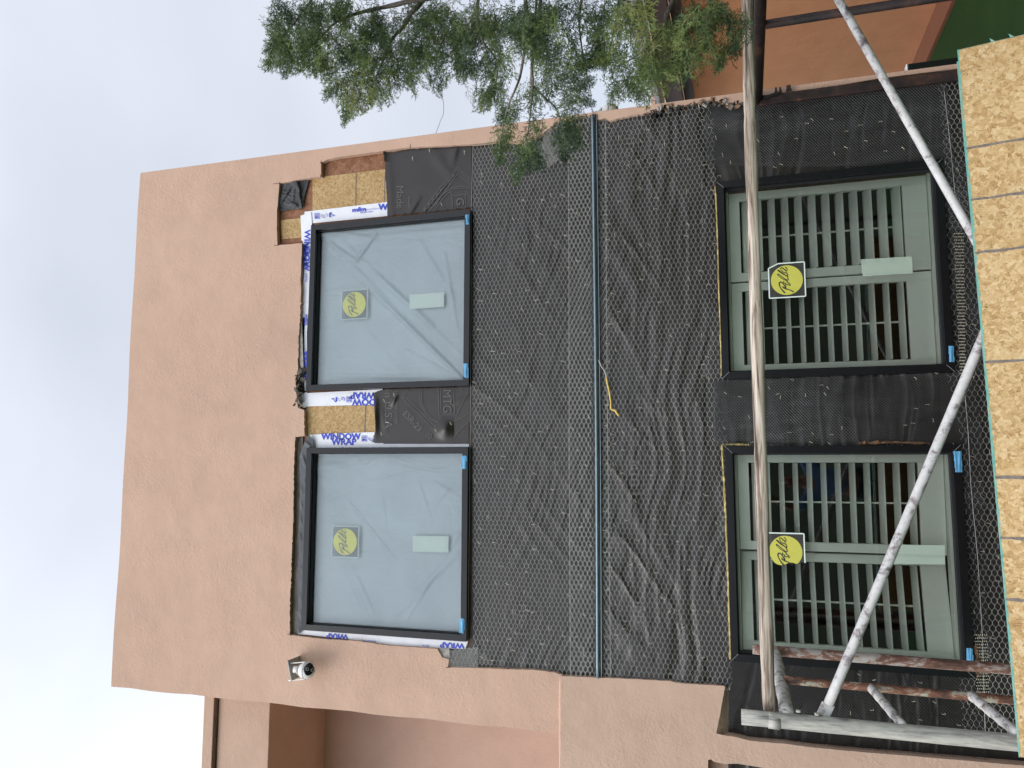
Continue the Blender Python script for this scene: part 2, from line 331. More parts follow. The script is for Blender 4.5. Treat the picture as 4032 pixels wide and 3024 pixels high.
def thing(name, loc, label, cat, group=None):
    o = bpy.data.objects.new(name, None); COL.objects.link(o); o.location = [float(c) for c in loc]; o.empty_display_size = 0.1; return tag(o, label, cat, group)
def tag(o, label, cat, group=None):
    o['label'] = label; o['category'] = cat
    if group: o['group'] = group
    return o
def raw_mesh(name, V, F, mat, parent=None, smooth=False):
    V = np.asarray(V, np.float32); F = np.asarray(F, np.int32); me = bpy.data.meshes.new(name); k = F.shape[1]
    me.vertices.add(len(V)); me.vertices.foreach_set('co', V.ravel()); me.loops.add(F.size); me.loops.foreach_set('vertex_index', F.ravel())
    me.polygons.add(len(F)); me.polygons.foreach_set('loop_start', np.arange(0, F.size, k)); me.polygons.foreach_set('loop_total', np.full(len(F), k))
    if smooth: me.polygons.foreach_set('use_smooth', np.ones(len(F), bool))
    me.materials.append(mat); me.update(calc_edges=True); me.validate(); o = bpy.data.objects.new(name, me); link(o, parent); return o
def rag(pts, amp, step=9.0, seed=0):
    """subdivide a pixel polyline and jitter it so that a torn edge reads as torn"""
    rs = random.Random(seed); out = []
    for i in range(len(pts)):
        a = np.array(pts[i], float); b = np.array(pts[(i+1) % len(pts)], float); n = max(1, int(np.linalg.norm(b-a)/step))
        for k in range(n):
            p = a+(b-a)*k/n
            if k: p = p+np.array([rs.uniform(-amp, amp), rs.uniform(-amp, amp)])
            out.append(tuple(p))
    return out
def pln(px, y): return [PY(u, v, y) for u, v in px]
def inpoly(px, poly):
    px = np.atleast_2d(px); x, y = px[:, 0], px[:, 1]; r = np.zeros(len(px), bool); n = len(poly)
    for i in range(n):
        x1, y1 = poly[i]; x2, y2 = poly[(i+1) % n]
        c = ((y1 > y) != (y2 > y)) & (x < (x2-x1)*(y-y1)/((y2-y1) or 1e-9)+x1); r ^= c
    return r
def proj(P):
    q = (np.asarray(P)-CP) @ RC.T; return np.stack([2016+q[:, 0]/q[:, 2]*3028, 1512+q[:, 1]/q[:, 2]*3028], 1)
def text_px(mb, s, org, rd, up, y, mat, size, bold=0.0, sx=1.0):
    """flat lettering: org px of the baseline start, rd/up unit px directions, size px per em"""
    cu = bpy.data.curves.new('t', 'FONT'); cu.body = s; cu.size = 1; cu.offset = bold; cu.fill_mode = 'FRONT'; cu.resolution_u = 3
    ob = bpy.data.objects.new('t', cu); COL.objects.link(ob); dg = bpy.context.evaluated_depsgraph_get()
    me = bpy.data.meshes.new_from_object(ob.evaluated_get(dg)); COL.objects.unlink(ob)
    vs = [PY(org[0]+size*(v.co.x*sx*rd[0]+v.co.y*up[0]), org[1]+size*(v.co.x*sx*rd[1]+v.co.y*up[1]), y) for v in me.vertices]
    mb.add(vs, [tuple(p.vertices) for p in me.polygons], mat)
    bpy.data.objects.remove(ob); bpy.data.meshes.remove(me)
def stroke(mb, pts, w, mat, tr):
    """a flat pen stroke through 2-D points; tr maps 2-D -> world"""
    P = [np.array(p, float) for p in pts]; ws = w if isinstance(w, list) else [w]*len(P)
    L = []; Rr = []
    for i, p in enumerate(P):
        t = P[min(i+1, len(P)-1)]-P[max(i-1, 0)]; t = t/(np.linalg.norm(t)+1e-9); n = np.array([-t[1], t[0]]); L.append(p+n*ws[i]/2); Rr.append(p-n*ws[i]/2)
    vs = [tr(*q) for q in L+Rr]; k = len(P); mb.add(vs, [(i, i+1, k+i+1, k+i) for i in range(k-1)], mat)
def smooth_pts(pts, n=4):
    P = [np.array(p, float) for p in pts]; out = []
    for i in range(len(P)-1):
        a, b, c, d = P[max(i-1, 0)], P[i], P[i+1], P[min(i+2, len(P)-1)]
        for k in range(n):
            t = k/n; out.append(0.5*((2*b)+(c-a)*t+(2*a-5*b+4*c-d)*t*t+(3*b-a-3*c+d)*t**3))
    return out+[P[-1]]
# ================================================================== GROUND
g = MB(); n = 40; xs = np.linspace(-60, 60, n+1); ys = np.linspace(-60, 60, n+1)
def gh(x, y):
    t = max(0, min(1, (-y-9)/8)); return GZ+3.2*t*t*(3-2*t)+(0.25*math.sin(x*0.7)+0.2*math.sin(y*0.9+x*0.3))*t  # unseen rise behind the camera, added to darken the window reflections
g.add([(x, y, gh(x, y)) for x in xs for y in ys], [(i*(n+1)+j, (i+1)*(n+1)+j, (i+1)*(n+1)+j+1, i*(n+1)+j+1) for i in range(n) for j in range(n)], m['soil'])
g.build('ground', smooth=True)['kind'] = 'structure'
tf = MB(); tf.add([(-6, -7.5, GZ+.012), (12, -7.5, GZ+.012), (12, 14, GZ+.012), (-6, 14, GZ+.012)], [(0, 1, 2, 3)], m['turf'])
tf.build('lawn')['kind'] = 'structure'
# ================================================================== THE STUCCO HOUSE
XL, XR, ZT = -1.470, 2.136, 6.277
YS = -0.024                                                        # stucco face
house = thing('stucco_house', (0.3, 0, GZ), 'two storey pink stucco house stripped to black paper and wire netting around its four windows', 'house')
WIN = {'A': (0.502, 1.607, 3.718, 4.841), 'B': (-1.006, 0.132, 3.720, 4.822), 'C': (0.494, 1.619, 1.092, 2.235), 'D': (-1.008, 0.125, 1.088, 2.230)}
# removed stucco: edge traced on the photograph
Z1 = lambda p: zm(1000, 500, .4521, p); Z2 = lambda p: zm(1050, 1150, .4521, p); Z3 = lambda p: zm(1050, 1850, .5123, p)
Zt = lambda p: zm(1800, 0, .4521, p); Zu = lambda p: zm(2500, 0, .3617, p); Z8 = lambda p: zm(1900, 2300, .4521, p)
edge = Z3([(178, 1270), (178, 1080), (195, 600), (205, 330), (210, 0)]) + Z2([(250, 1260), (330, 1252), (325, 1030), (270, 1005), (262, 900), (248, 760), (270, 690), (278, 420), (290, 240), (300, 0)]) + \
    Z1([(405, 1350), (418, 1012), (205, 1030), (198, 880), (200, 740), (222, 490), (508, 440), (584, 432), (585, 310), (640, 283), (720, 265), (900, 240), (1125, 208), (1290, 185), (1360, 178), (1640, 165), (1750, 158), (1880, 152), (2090, 130)]) + \
    Zt([(330, 1235), (420, 1237), (500, 1240), (590, 1257), (660, 1205), (720, 1180), (800, 1120), (860, 1062), (930, 1045), (1000, 1030), (1130, 1003), (1190, 997), (1212, 1048), (1290, 1025), (1330, 1050), (1400, 1032), (1500, 1012), (1600, 995), (1700, 962), (1760, 940)])
edge_r = Zu([(190, 1222), (230, 1195), (290, 1172), (400, 1165), (560, 1140), (720, 1106), (850, 1105), (960, 1100), (990, 1138), (1080, 1128), (1170, 1115), (1370, 1042), (1800, 985), (2212, 930)]) + [(3463, 308), (3764, 271), (4040, 238), (4500, 180)]
edge_l = Z8([(2110, 892), (2000, 885), (1700, 866), (1650, 850), (1200, 822), (690, 797), (640, 772), (450, 747), (0, 735)]) + zm(1000, 2300, .4521, [(2212, 735), (1864, 728), (1690, 724), (1698, 655), (1640, 640), (1612, 590), (1597, 563), (1300, 545), (1130, 530), (900, 495), (600, 478), (400, 455), (318, 442)])
def ragopen(pts, amp, step, seed):
    rs = random.Random(seed); out = []
    for i in range(len(pts)-1):
        a = np.array(pts[i], float); b = np.array(pts[i+1], float); n = max(1, int(np.linalg.norm(b-a)/step))
        for k in range(n):
            p = a+(b-a)*k/n
            if k: p = p+np.array([rs.uniform(-amp, amp), rs.uniform(-amp, amp)])
            out.append(tuple(p))
    return out+[tuple(pts[-1])]
E1 = ragopen(edge[:15], 1.6, 9, 1)+ragopen(edge[14:33], 0.8, 14, 2)+ragopen(edge[33:], 2.6, 7, 3)
E2 = ragopen(edge_r[:12], 2.6, 7, 4)+edge_r[12:]
E3 = ragopen(edge_l, 0.9, 12, 5)
inner = E1+E2+[(4500, 2720)]+[(2870, 2706)]+E3
# stucco face as two loops joined below: outer outline minus the stripped area
def clean(px):
    o = [px[0]]
    for p in px[1:]:
        if math.hypot(p[0]-o[-1][0], p[1]-o[-1][1]) > 0.5: o.append(p)
    return o
def wp(px): return [PY(u, v, YS) for u, v in clean(px)]
loopU = wp(E1+E2)                                    # goes from lower left of window B up, over and down the right edge
loopL = wp(E3)                                       # left edge, from the garden wall up to window B
xr_low = XR
outerpts = loopU + [np.array([XR, YS, loopU[-1][2]])] + [np.array([XR, YS, ZT])]
top = []
for i in range(1, 60):
    t = i/60; top.append(np.array([XR+(XL-XR)*t, YS, ZT+0.003*math.sin(t*23)+0.005*math.sin(t*7.1)]))
left = [np.array([XL+0.004*math.sin(k*1.9), YS, ZT-(ZT-3.0)*k/20]) for k in range(1, 21)] + [np.array([XL, YS, 2.35])]
outerpts += top+[np.array([XL, YS, ZT])]+left+[np.array([loopL[0][0]-0.0, YS, 2.35])]+loopL
st = MB(); st.prism(outerpts, [p+np.array([0, 0.034, 0]) for p in outerpts], m['stucco'])
face = st.build('stucco_wall', house)
# body of the house behind the face
b = MB()
F_ = lambda x, z, y=.014: (x, y, z)
holes = []
for k in 'ABCD':
    x0, x1, z0, z1 = WIN[k]; hf = [F_(x0+.03, z0+.03), F_(x1-.03, z0+.03), F_(x1-.03, z1-.03), F_(x0+.03, z1-.03)]; holes.append((hf, [(p[0], .10, p[2]) for p in hf]))
fr = [F_(XL+.01, GZ), F_(XR-.01, GZ), F_(XR-.01, ZT-.03), F_(XL+.01, ZT-.03)]
b.prism(fr, [(p[0], .10, p[2]) for p in fr], m['old_wood'], holes); b.build('sheathing', house)
b = MB()
b.box((XL+.002, .10, 3.0), (XL+.10, 6, ZT-.012), m['stucco']); b.box((XR-.10, .10, GZ), (XR-.002, 6, ZT-.012), m['stucco'])
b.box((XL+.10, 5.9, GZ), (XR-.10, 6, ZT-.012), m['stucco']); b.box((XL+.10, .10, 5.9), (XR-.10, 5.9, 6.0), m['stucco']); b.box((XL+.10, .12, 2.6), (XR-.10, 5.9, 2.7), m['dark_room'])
b.box((XL+.002, .10, GZ), (XL+.10, 6, 2.998), m['stucco'])
b.build('house_body', house)
b = MB()   # room behind the lower windows, its dimness put into near-black walls
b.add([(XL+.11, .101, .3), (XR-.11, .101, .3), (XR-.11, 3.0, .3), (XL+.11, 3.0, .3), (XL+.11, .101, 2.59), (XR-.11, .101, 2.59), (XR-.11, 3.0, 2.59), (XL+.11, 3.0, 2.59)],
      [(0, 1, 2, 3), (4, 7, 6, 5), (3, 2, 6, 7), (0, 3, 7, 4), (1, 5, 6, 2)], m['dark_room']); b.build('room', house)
# exposed boards in the cut
def patch(name, px, y, mat, seed=None, amp=0, th=0.004, smooth=False):
    px = rag(px, amp, 12, seed) if seed else px
    q = MB(); q.prism(pln(px, y), pln(px, y+th), mat); return q.build(name, house, smooth)
o1 = patch('osb_panel', Z1([(510, 442), (830, 405), (1142, 366), (1162, 662), (830, 706), (510, 728)]), .008, m['osb_wall'])
q = MB()
stroke(q, Z1([(888, 403), (884, 690)]), 3.2, m['lumber_mark'], lambda u, v: PY(u, v, .006)); q.build('guide_line', o1); q = MB(); stroke(q, Z1([(1141, 395), (1133, 655)]), 2.6, m['lumber_mark'], lambda u, v: PY(u, v, .006)); q.build('guide_line', o1)
patch('osb_panel', Z1([(232, 812), (410, 792), (410, 965), (246, 978)]), .008, m['osb_wall'])
o2 = patch('osb_panel', Z2([(345, 990), (940, 980), (948, 1225), (345, 1245)]), .008, m['osb_wall'])
q = MB(); stroke(q, Z2([(862, 985), (856, 1100), (852, 1220)]), 3.6, m['lumber_mark'], lambda u, v: PY(u, v, .006)); q.build('guide_line', o2)
# crumpled felt, with real folds
def sheet(name, px, y, mat, folds, parent=house, res=5.0, base=0.0, curl=None, cut=False):
    """grid sheet clipped to a pixel polygon; folds = (u1,v1,u2,v2,width_px,height_m)"""
    P = np.array(px); u0, v0 = P.min(0); u1, v1 = P.max(0); nu = int((u1-u0)/res)+2; nv = int((v1-v0)/res)+2
    U, V = np.meshgrid(np.linspace(u0, u1, nu), np.linspace(v0, v1, nv), indexing='ij'); H = np.full(U.shape, base)
    for a, c, e, d, w, h in folds:
        L2 = (e-a)**2+(d-c)**2; t = np.clip(((U-a)*(e-a)+(V-c)*(d-c))/L2, 0, 1)
        dd = np.hypot(U-(a+t*(e-a)), V-(c+t*(d-c))); H += h*np.exp(-(dd/w)**2)*(0.45+0.55*np.sin(math.pi*np.clip(t*.9+.05, 0, 1)))
    if curl is not None: H += curl(U, V)
    pts = np.empty(U.shape+(3,))
    for i in range(nu):
        for j in range(nv): pts[i, j] = PY(U[i, j], V[i, j], y-H[i, j])
    ok = inpoly(np.stack([U.ravel(), V.ravel()], 1), px).reshape(U.shape)
    idx = np.arange(nu*nv).reshape(nu, nv)
    cen = np.stack([((U[:-1, :-1]+U[1:, 1:])/2).ravel(), ((V[:-1, :-1]+V[1:, 1:])/2).ravel()], 1)
    keep = inpoly(cen, px)
    for k_, (x0, x1, z0, z1) in (WIN.items() if cut else ()):
        keep &= ~inpoly(cen, [tuple(p) for p in proj(np.array([(x0+.02, y, z0+.02), (x1-.02, y, z0+.02), (x1-.02, y, z1-.02), (x0+.02, y, z1-.02)]))])
    F = np.stack([idx[:-1, :-1].ravel(), idx[1:, :-1].ravel(), idx[1:, 1:].ravel(), idx[:-1, 1:].ravel()], 1)[keep]
    used = np.unique(F); mp_ = np.full(nu*nv, -1); mp_[used] = np.arange(len(used))
    return raw_mesh(name, pts.reshape(-1, 3)[used], mp_[F], mat, parent, True)
rf = random.Random(3)
fo = [(rf.uniform(1100, 1200), rf.uniform(690, 820), rf.uniform(1100, 1200), rf.uniform(690, 820), rf.uniform(3, 7), rf.uniform(.004, .012)) for _ in range(16)]
sheet('felt_scrap', Z1([(225, 492), (478, 462), (440, 600), (425, 708), (212, 735), (202, 640)]), -.001, m['felt'], fo, res=3)
# ------------------------------------------------------------------ black building paper
mainpoly = Z1([(1885, 145), (2110, 120)])[:1] + [(1852, 566), (1945, 556), (2067, 560), (2175, 500), (2340, 440), (2500, 445), (2640, 405), (2860, 395), (3000, 368), (3500, 300), (4060, 235), (4300, 200), (4300, 3060), (2868, 3060), (2868, 2716), (2660, 2696), (2212, 2668), (1990, 2642), (1764, 2636), (1764, 2550), (1852, 2545), (1852, 700)][0:]
mainpoly = [p for p in mainpoly if True]
def vnoise(x, y, seed=0):
    r = np.random.RandomState(seed); T = r.rand(64, 64); xi = np.floor(x).astype(int); yi = np.floor(y).astype(int); fx = x-xi; fy = y-yi
    fx = fx*fx*(3-2*fx); fy = fy*fy*(3-2*fy); g_ = lambda a, b: T[a % 64, b % 64]
    return (g_(xi, yi)*(1-fx)+g_(xi+1, yi)*fx)*(1-fy)+(g_(xi, yi+1)*(1-fx)+g_(xi+1, yi+1)*fx)*fy
def drape(U, V):
    """wrinkles of loosely nailed paper: ridges that run diagonally down from the nails and bend level near the windows"""
    a = (U-1850)/1000; b = (V-500)/2200
    wx = 90*(vnoise(U/260, V/260, 3)-.5); wy = 90*(vnoise(U/260+9, V/260, 4)-.5); u, v = U+wx, V+wy
    low = np.clip((U-2350)/120, 0, 1)
    th1 = np.radians(58+22*np.sin(V/420)); c, s_ = math.cos(R_(52)), math.sin(R_(52))
    r1 = (1-np.abs(2*vnoise((u*s_-v*c)/60, (u*c+v*s_)/420, 5)-1))**2.6; r2 = (1-np.abs(2*vnoise(u/38, v/480, 6)-1))**2.4+.6*(1-np.abs(2*vnoise(u/26, (v+.25*u)/230, 16)-1))**2; r3 = (1-np.abs(2*vnoise((u*.9+v*.35)/28, (v*.9-u*.35)/170, 7)-1))**2.2
    m1 = vnoise(U/300+5, V/300+2, 8); m1 = np.clip(m1*1.6-.3, 0, 1); k = np.clip((U-2480)/200, 0, 1)
    h = (.0055+.0105*low)*(m1*r1*(1-.6*k)+(.15+.85*k)*low*r2*(.5+m1))+.0042*r3*(.4+m1)+.0015*vnoise(u/12, v/30, 9)
    lz = (U > 2775)&((V < 730)|((V > 1480)&(V < 1760))|(V > 2590)); return np.minimum(h, .019)*np.where(U > 3700, .4, 1)*np.where(lz, .35, 1)
sheet('building_paper', mainpoly, .010, m['paper'], [], res=5, curl=drape, cut=True)
pA = Z1([(1125, 210), (1210, 228), (1290, 203), (1360, 195), (1640, 172), (1895, 158), (1895, 702), (1500, 742), (1160, 772), (1163, 600), (1150, 480), (1142, 330)])
pap1 = sheet('building_paper', pA, -.001, m['paper'], [(1530, 620, 1545, 900, 14, .004), (1600, 860, 1650, 780, 10, .008), (1700, 590, 1780, 700, 22, .006), (1800, 560, 1780, 640, 15, .008)], res=4,
             curl=lambda U, V: .018*np.exp(-((U-1500)/22)**2)*(0.3+0.7*(V < 640)))
pM = Z2([(922, 882), (1000, 852), (1400, 838), (1768, 824), (1762, 1320), (1400, 1321), (1050, 1322), (915, 1308), (945, 1215), (940, 950)])
pap2 = sheet('building_paper', pM, -.001, m['paper'], [(1560, 1560, 1545, 1590, 9, .012), (1500, 1600, 1520, 1700, 12, .004), (1790, 1590, 1840, 1560, 10, .006)], res=3.5,
             curl=lambda U, V: .020*np.exp(-((U-1475)/16)**2)*(.5+.5*np.cos((V-1640)/40))+.026*np.exp(-((U-1750)/26)**2-((V-1690)/30)**2)*(U < 1786))
# printing on the paper (seen as pale grey outlines)
gp = MB(); YI = -.0045; trI = lambda u, v: PY(u, v, YI-.004)
D_, Rt = (0, 1), (1, 0)
text_px(gp, 'Made', (1562, 730), D_, Rt, YI, m['grey_ink'], 40, 0, 1.05); text_px(gp, 'www.c', (1606, 771), D_, Rt, YI, m['grey_ink'], 19)
ch = lambda pts, w=1.7: stroke(gp, pts, w, m['grey_ink'], trI)
ch([(1661, 833), (1731, 740), (1802, 658), (1853, 704)]); ch([(1670, 835), (1738, 748), (1801, 668), (1853, 716)]); ch([(1684, 838), (1748, 760), (1801, 684), (1853, 728)])
ch(smooth_pts([(1703, 830), (1735, 777), (1771, 745), (1807, 734), (1853, 738)])); ch(smooth_pts([(1712, 830), (1742, 783), (1775, 752), (1808, 741), (1853, 745)]))
for k in range(8):
    t = k/8; a = np.array([1672, 829]); c = np.array([1796, 676]); p0 = a+(c-a)*t; p1 = a+(c-a)*(t+.055); stroke(gp, [p0, p1], 7, m['grey_ink'], trI)
ch([(1771, 755), (1779, 762), (1782, 822)]); ch([(1784, 772), (1832, 765)]); ch([(1832, 748), (1852, 780)]); ch([(1832, 765), (1833, 815)])
text_px(gp, 'G', (1797, 778), D_, Rt, YI-.004, m['grey_ink'], 44, .0); gp.build('printing', pap1)
gp = MB()
text_px(gp, 'in U.S.A', (1516, 1533), D_, Rt, YI, m['grey_ink'], 42, 0, 1.12); text_px(gp, 'epaper.com', (1556, 1538), D_, Rt, YI, m['grey_ink'], 22, 0, 1.25)
def Zq(p): return zm(1440, 1480, .20796, p)
s2 = .7071
text_px(gp, 'ESR-23', Zq([(690, 720)])[0], (s2*.95, s2*1.05), (s2*1.05, -s2*.95), YI, m['grey_ink'], 34, .012); text_px(gp, '/0', Zq([(1130, 1150)])[0], (.85, .5), (.5, -.85), YI-.004, m['grey_ink'], 30)
for L in ([(800, 255), (685, 410), (1270, 1000)], [(770, 410), (1335, 975)], [(700, 400), (770, 412)]): ch(Zq(L), 1.6)
for off in (0, 34): ch(smooth_pts(Zq([(1030+off, 250), (1030+off, 480), (1090+off, 640), (1200+off, 790), (1320+off, 860), (1430, 895+off)])), 1.6)
for L in ([(1370, 240), (1380, 560), (1395, 830)], [(1415, 240), (1420, 560), (1432, 830)], [(1650, 240), (1690, 770)], [(1450, 740), (1700, 740)], [(1460, 720), (1660, 715)], [(1900, 250), (1935, 300), (1710, 760)], [(1800, 230), (1830, 290)],
          [(1680, 860), (1850, 780), (1950, 690)], [(1660, 1180), (1800, 1000), (1940, 870)]): ch(Zq(L), 1.6)
text_px(gp, 'MTG', Zq([(1470, 250)])[0], D_, Rt, YI-.003, m['grey_ink'], 47, .0, .95); gp.build('printing', pap2)
# faint prints showing through the netting
gp = MB()
for (cu, cv, sc) in ((2480, 560, 1.0), (2520, 2420, 1.1), (2060, 2420, .9), (2500, 1860, 1.0)):
    for rr in (78, 84): stroke(gp, [(cu+rr*sc*math.cos(t), cv+rr*sc*math.sin(t)*1.05) for t in np.linspace(-1.2, 4.2, 26)], 2.2, m['grey_ink'], lambda u, v: PY(u, v, -.0075))
    for k in (-34, 34): stroke(gp, [(cu+k*sc, cv-60*sc), (cu+k*sc, cv+60*sc)], 2.5, m['grey_ink'], lambda u, v: PY(u, v, -.0075))
    text_px(gp, 'MTG', (cu-18*sc, cv-48*sc), D_, Rt, -.0075, m['grey_ink'], 50*sc)
    gp.build('printing', house); gp = MB()
q = MB(); rg2 = random.Random(31)
for a_, c_ in zip(edge_r[:11], edge_r[1:12]):
    for _ in range(11):
        t_ = rg2.random(); u_, v_ = a_[0]+(c_[0]-a_[0])*t_, a_[1]+(c_[1]-a_[1])*t_+rg2.uniform(-3, 16); r_ = rg2.uniform(.003, .010)
        q.obox(PY(u_, v_, -.014-rg2.uniform(0, .012)), [np.array([rg2.uniform(-1, 1) for _ in range(3)])*r_*(2.2 if k_ == 0 else 1) for k_ in range(3)], rg2.choice([m['old_grey'], m['gasket'], m['brown_wood'], m['cement']]))
q.build('broken_edge', house)['kind'] = 'stuff'
# ------------------------------------------------------------------ white flashing tape with blue printing
YT = .001
tp = MB()
def strip(px, th=.003, y=YT, seed=None):
    global tape
    if not px: return
    px = rag(px, .8, 16, seed) if seed else px; tp = MB(); tp.prism(pln(px, y), pln(px, y+th), m['white_tape']); tape = tp.build('flashing_tape', house)
strip(Z1([(440, 738), (1160, 653), (1166, 775), (500, 840), (498, 900), (440, 900)]), y=.004)
strip(Z1([(405, 773), (498, 742), (505, 830), (500, 1000), (470, 1005), (440, 1012), (412, 985)]), y=-.001, seed=3)
strip(Z1([(425, 990), (500, 900), (470, 1659), (412, 1659), (440, 1200)])+Z2([(360, 0), (350, 300), (345, 870), (330, 880), (338, 420), (322, 210), (312, 0)])[:0], y=.003, seed=4)
strip(Z2([(310, 0), (364, 0), (350, 420), (345, 860), (330, 860), (325, 430), (335, 250)]), y=.0042, seed=5)
strip(Z2([(344, 880), (1010, 846), (1010, 880), (942, 980), (345, 996)]), y=.003); strip(Z2([(300, 890), (350, 870), (348, 1000), (320, 1010)]), y=.002, seed=6)
strip(Z2([(372, 1243), (600, 1230), (948, 1219), (930, 1308), (1200, 1316), (1762, 1318), (1762, 1350), (1300, 1352), (375, 1362)]), y=.003)
strip(Z3([(262, 1228), (800, 1262), (1545, 1318), (1528, 1376), (1310, 1372), (1160, 1362), (960, 1350), (700, 1310), (430, 1282), (240, 1262)]), y=-.001, seed=8)
tx = MB(); U_ = (0, -1); ML = (-1, 0)
ti = lambda *a, **k: text_px(tx, *a, m['blue_ink'], **k)
text_px(tx, 'WI', (1490, 826), Rt, U_, .000, m['blue_ink'], 34, .03); text_px(tx, 'mfm', (1386, 835), (.995, -.09), (-.09, -.995), .000, m['blue_ink'], 24, .025, 1.3)
text_px(tx, 'BUILDING PRODUCTS', (1434, 828), (.995, -.09), (-.09, -.995), .000, m['blue_ink'], 6.5); text_px(tx, '800.882.7663', (1418, 840), (.995, -.09), (-.09, -.995), .000, m['blue_ink'], 9)
def logos(u, v, rd, up, y=.000):
    def L(a, b): return (u+a*rd[0]+b*up[0], v+a*rd[1]+b*up[1])
    t = lambda a, b: PY(*L(a, b), y)
    for q in ([(0, 0), (20, 0)], [(20, 0), (20, 21)], [(20, 21), (0, 21)], [(0, 21), (0, 0)]): stroke(tx, q, 1.5, m['blue_ink'], t)
    text_px(tx, 'AA', L(2, 11), rd, up, y, m['blue_ink'], 12, .02, .95); text_px(tx, 'MA', L(2, 2), rd, up, y, m['blue_ink'], 12, .02, .9)
    stroke(tx, [(27+12*math.cos(a)+12, 10+8*math.sin(a)) for a in np.linspace(2.3, 5.0, 9)], 1.8, m['blue_ink'], t); stroke(tx, [(39+12*math.cos(a), 10+8*math.sin(a)) for a in np.linspace(-.6, 1.2, 7)], 1.6, m['blue_ink'], t)
    text_px(tx, 'ES', L(33, 6), rd, up, y, m['blue_ink'], 10); stroke(tx, [(60, 2), (60, 18)], 5.5, m['blue_ink'], t)
    stroke(tx, smooth_pts([(60, 18), (64, 21), (68, 14), (72, 9), (79, 10)]), 2.6, m['blue_ink'], t); stroke(tx, [(66, 5), (79, 7)], 1.2, m['blue_ink'], t)
logos(1239, 861, (.995, -.06), (-.06, -.995)); logos(1384, 1562, (-1, .0), (0, 1))
text_px(tx, 'WINDOW', (1200, 905), (-.02, 1), (1, 0), -.0035, m['blue_ink'], 30, .035, 1.15); text_px(tx, 'WRAP', (1190, 958), (-.04, 1), (1, 0), -.0035, m['blue_ink'], 32, .035, 1.0)
text_px(tx, 'mfm', (1199, 1238), (-.02, 1), (1, 0), -.0035, m['blue_ink'], 20, .02, 1.2); text_px(tx, 'WRAP', (1196, 1380), (-.02, 1), (1, 0), -.0035, m['blue_ink'], 26, .05, 1.6)
text_px(tx, 'AAMA', (1201, 1075), (-.02, 1), (1, 0), -.0035, m['blue_ink'], 13, .0, 1.0)
text_px(tx, 'WRAP', (1478, 1546), ML, (0, 1), .000, m['blue_ink'], 35, .03); text_px(tx, 'DOW', (1478, 1572), ML, (0, 1), .000, m['blue_ink'], 35, .03)
text_px(tx, 'WINDOW', (1265, 1730), Rt, U_, .000, m['blue_ink'], 34, .032, .96); text_px(tx, 'WRAP', (1305, 1751), Rt, U_, .000, m['blue_ink'], 34, .032, 1.0); logos(1424, 1737, Rt, U_)
text_px(tx, 'WRAP', (1368, 2499), (-.998, -.06), (.06, .998), -.004, m['blue_ink'], 26, .035, 1.15); text_px(tx, 'WRAP', (1826, 2535), (-.998, -.06), (.06, .998), -.004, m['blue_ink'], 28, .035, 1.2)
text_px(tx, 'building products', (1480, 2524), (-.998, -.06), (.06, .998), -.004, m['blue_ink'], 8); text_px(tx, '(ES) MA', (1690, 2541), (-.998, -.06), (.06, .998), -.004, m['blue_ink'], 9)
tx.build('printing', house)
# timber and felt left above window B, torn felt above A, cement patch
patch('header_board', Z3([(210, 0), (262, 0), (262, 520), (252, 560), (252, 700), (238, 900), (232, 1270), (180, 1270), (180, 1080), (197, 600), (207, 330)]), .002, m['old_grey'])
fo = [(1180+rf.uniform(-4, 10), 1850+k*62, 1184+rf.uniform(-4, 10), 1880+k*62, 5, rf.uniform(.001, .005)) for k in range(11)]
sheet('felt_flashing', Z3([(262, 0), (318, 0), (300, 320), (292, 640), (285, 900), (268, 1250), (232, 1260), (238, 900), (252, 560)]), -.016, m['grey_felt'], fo, res=3)
sheet('felt_flashing', Z2([(370, 1243), (395, 1275), (412, 1345), (380, 1380), (350, 1405), (335, 1659), (290, 1659), (285, 1430), (320, 1330), (345, 1270)]), -.018, m['grey_felt'], [(1200, 1740, 1225, 1760, 7, .010), (1190, 1790, 1200, 1830, 6, .008)], res=2.5)
patch('header_board', Z2([(262, 1260), (318, 1254), (300, 1659), (258, 1659)])+[], .003, m['old_grey'])
rg = random.Random(5); q = MB()
for k in range(26):
    u = 1186-8*(k % 3)+rg.uniform(-6, 6); v = 1462+k*5.6
    c = PY(u, v, -.012-rg.uniform(0, .02)); r = rg.uniform(.006, .016)
    ax = [np.array([rg.uniform(-1, 1) for _ in range(3)])*r for _ in range(3)]; q.obox(c, ax, m['old_grey'])
q.build('torn_felt', house)
patch('conduit', Z2([(285, 250), (306, 252), (322, 680), (300, 690), (282, 560)]), -.012, m['cement'], th=.01)
patch('reveal_shade', Z2([(300, 0), (318, 0), (330, 240), (335, 700), (345, 1000), (318, 1250), (318, 1020), (270, 1005), (262, 900), (252, 760), (272, 690), (284, 420), (292, 240)]), .010, m['gasket'])  # flat black strips stand in for the shade in the reveal
patch('reveal_shade', Z1([(408, 1350), (420, 1012), (430, 1100), (416, 1655), (396, 1655)]), .0095, m['gasket'])
patch('cement_patch', zm(1000, 2300, .4521, [(1598, 560), (1702, 560), (1702, 662), (1655, 648), (1615, 592)]), -.013, m['cement'], 9, .8)
q = MB()
for a, c in (((1074, 724), (1105, 721)), ((1100, 718), (1100, 730)), ((1262, 688), (1262, 700)), ((1615, 568), (1615, 586)), ((1078, 966), (1098, 966)), ((1130, 2497), (1150, 2502)), ((1264, 632), (1264, 646)), ((1260, 640), (1272, 639)), ((1755, 2628), (1775, 2629))):
    stroke(q, [a, c], 1.6, m['gasket'], lambda u, v: PY(u, v, YS-.002)); q.build('saw_cut', house); q = MB()
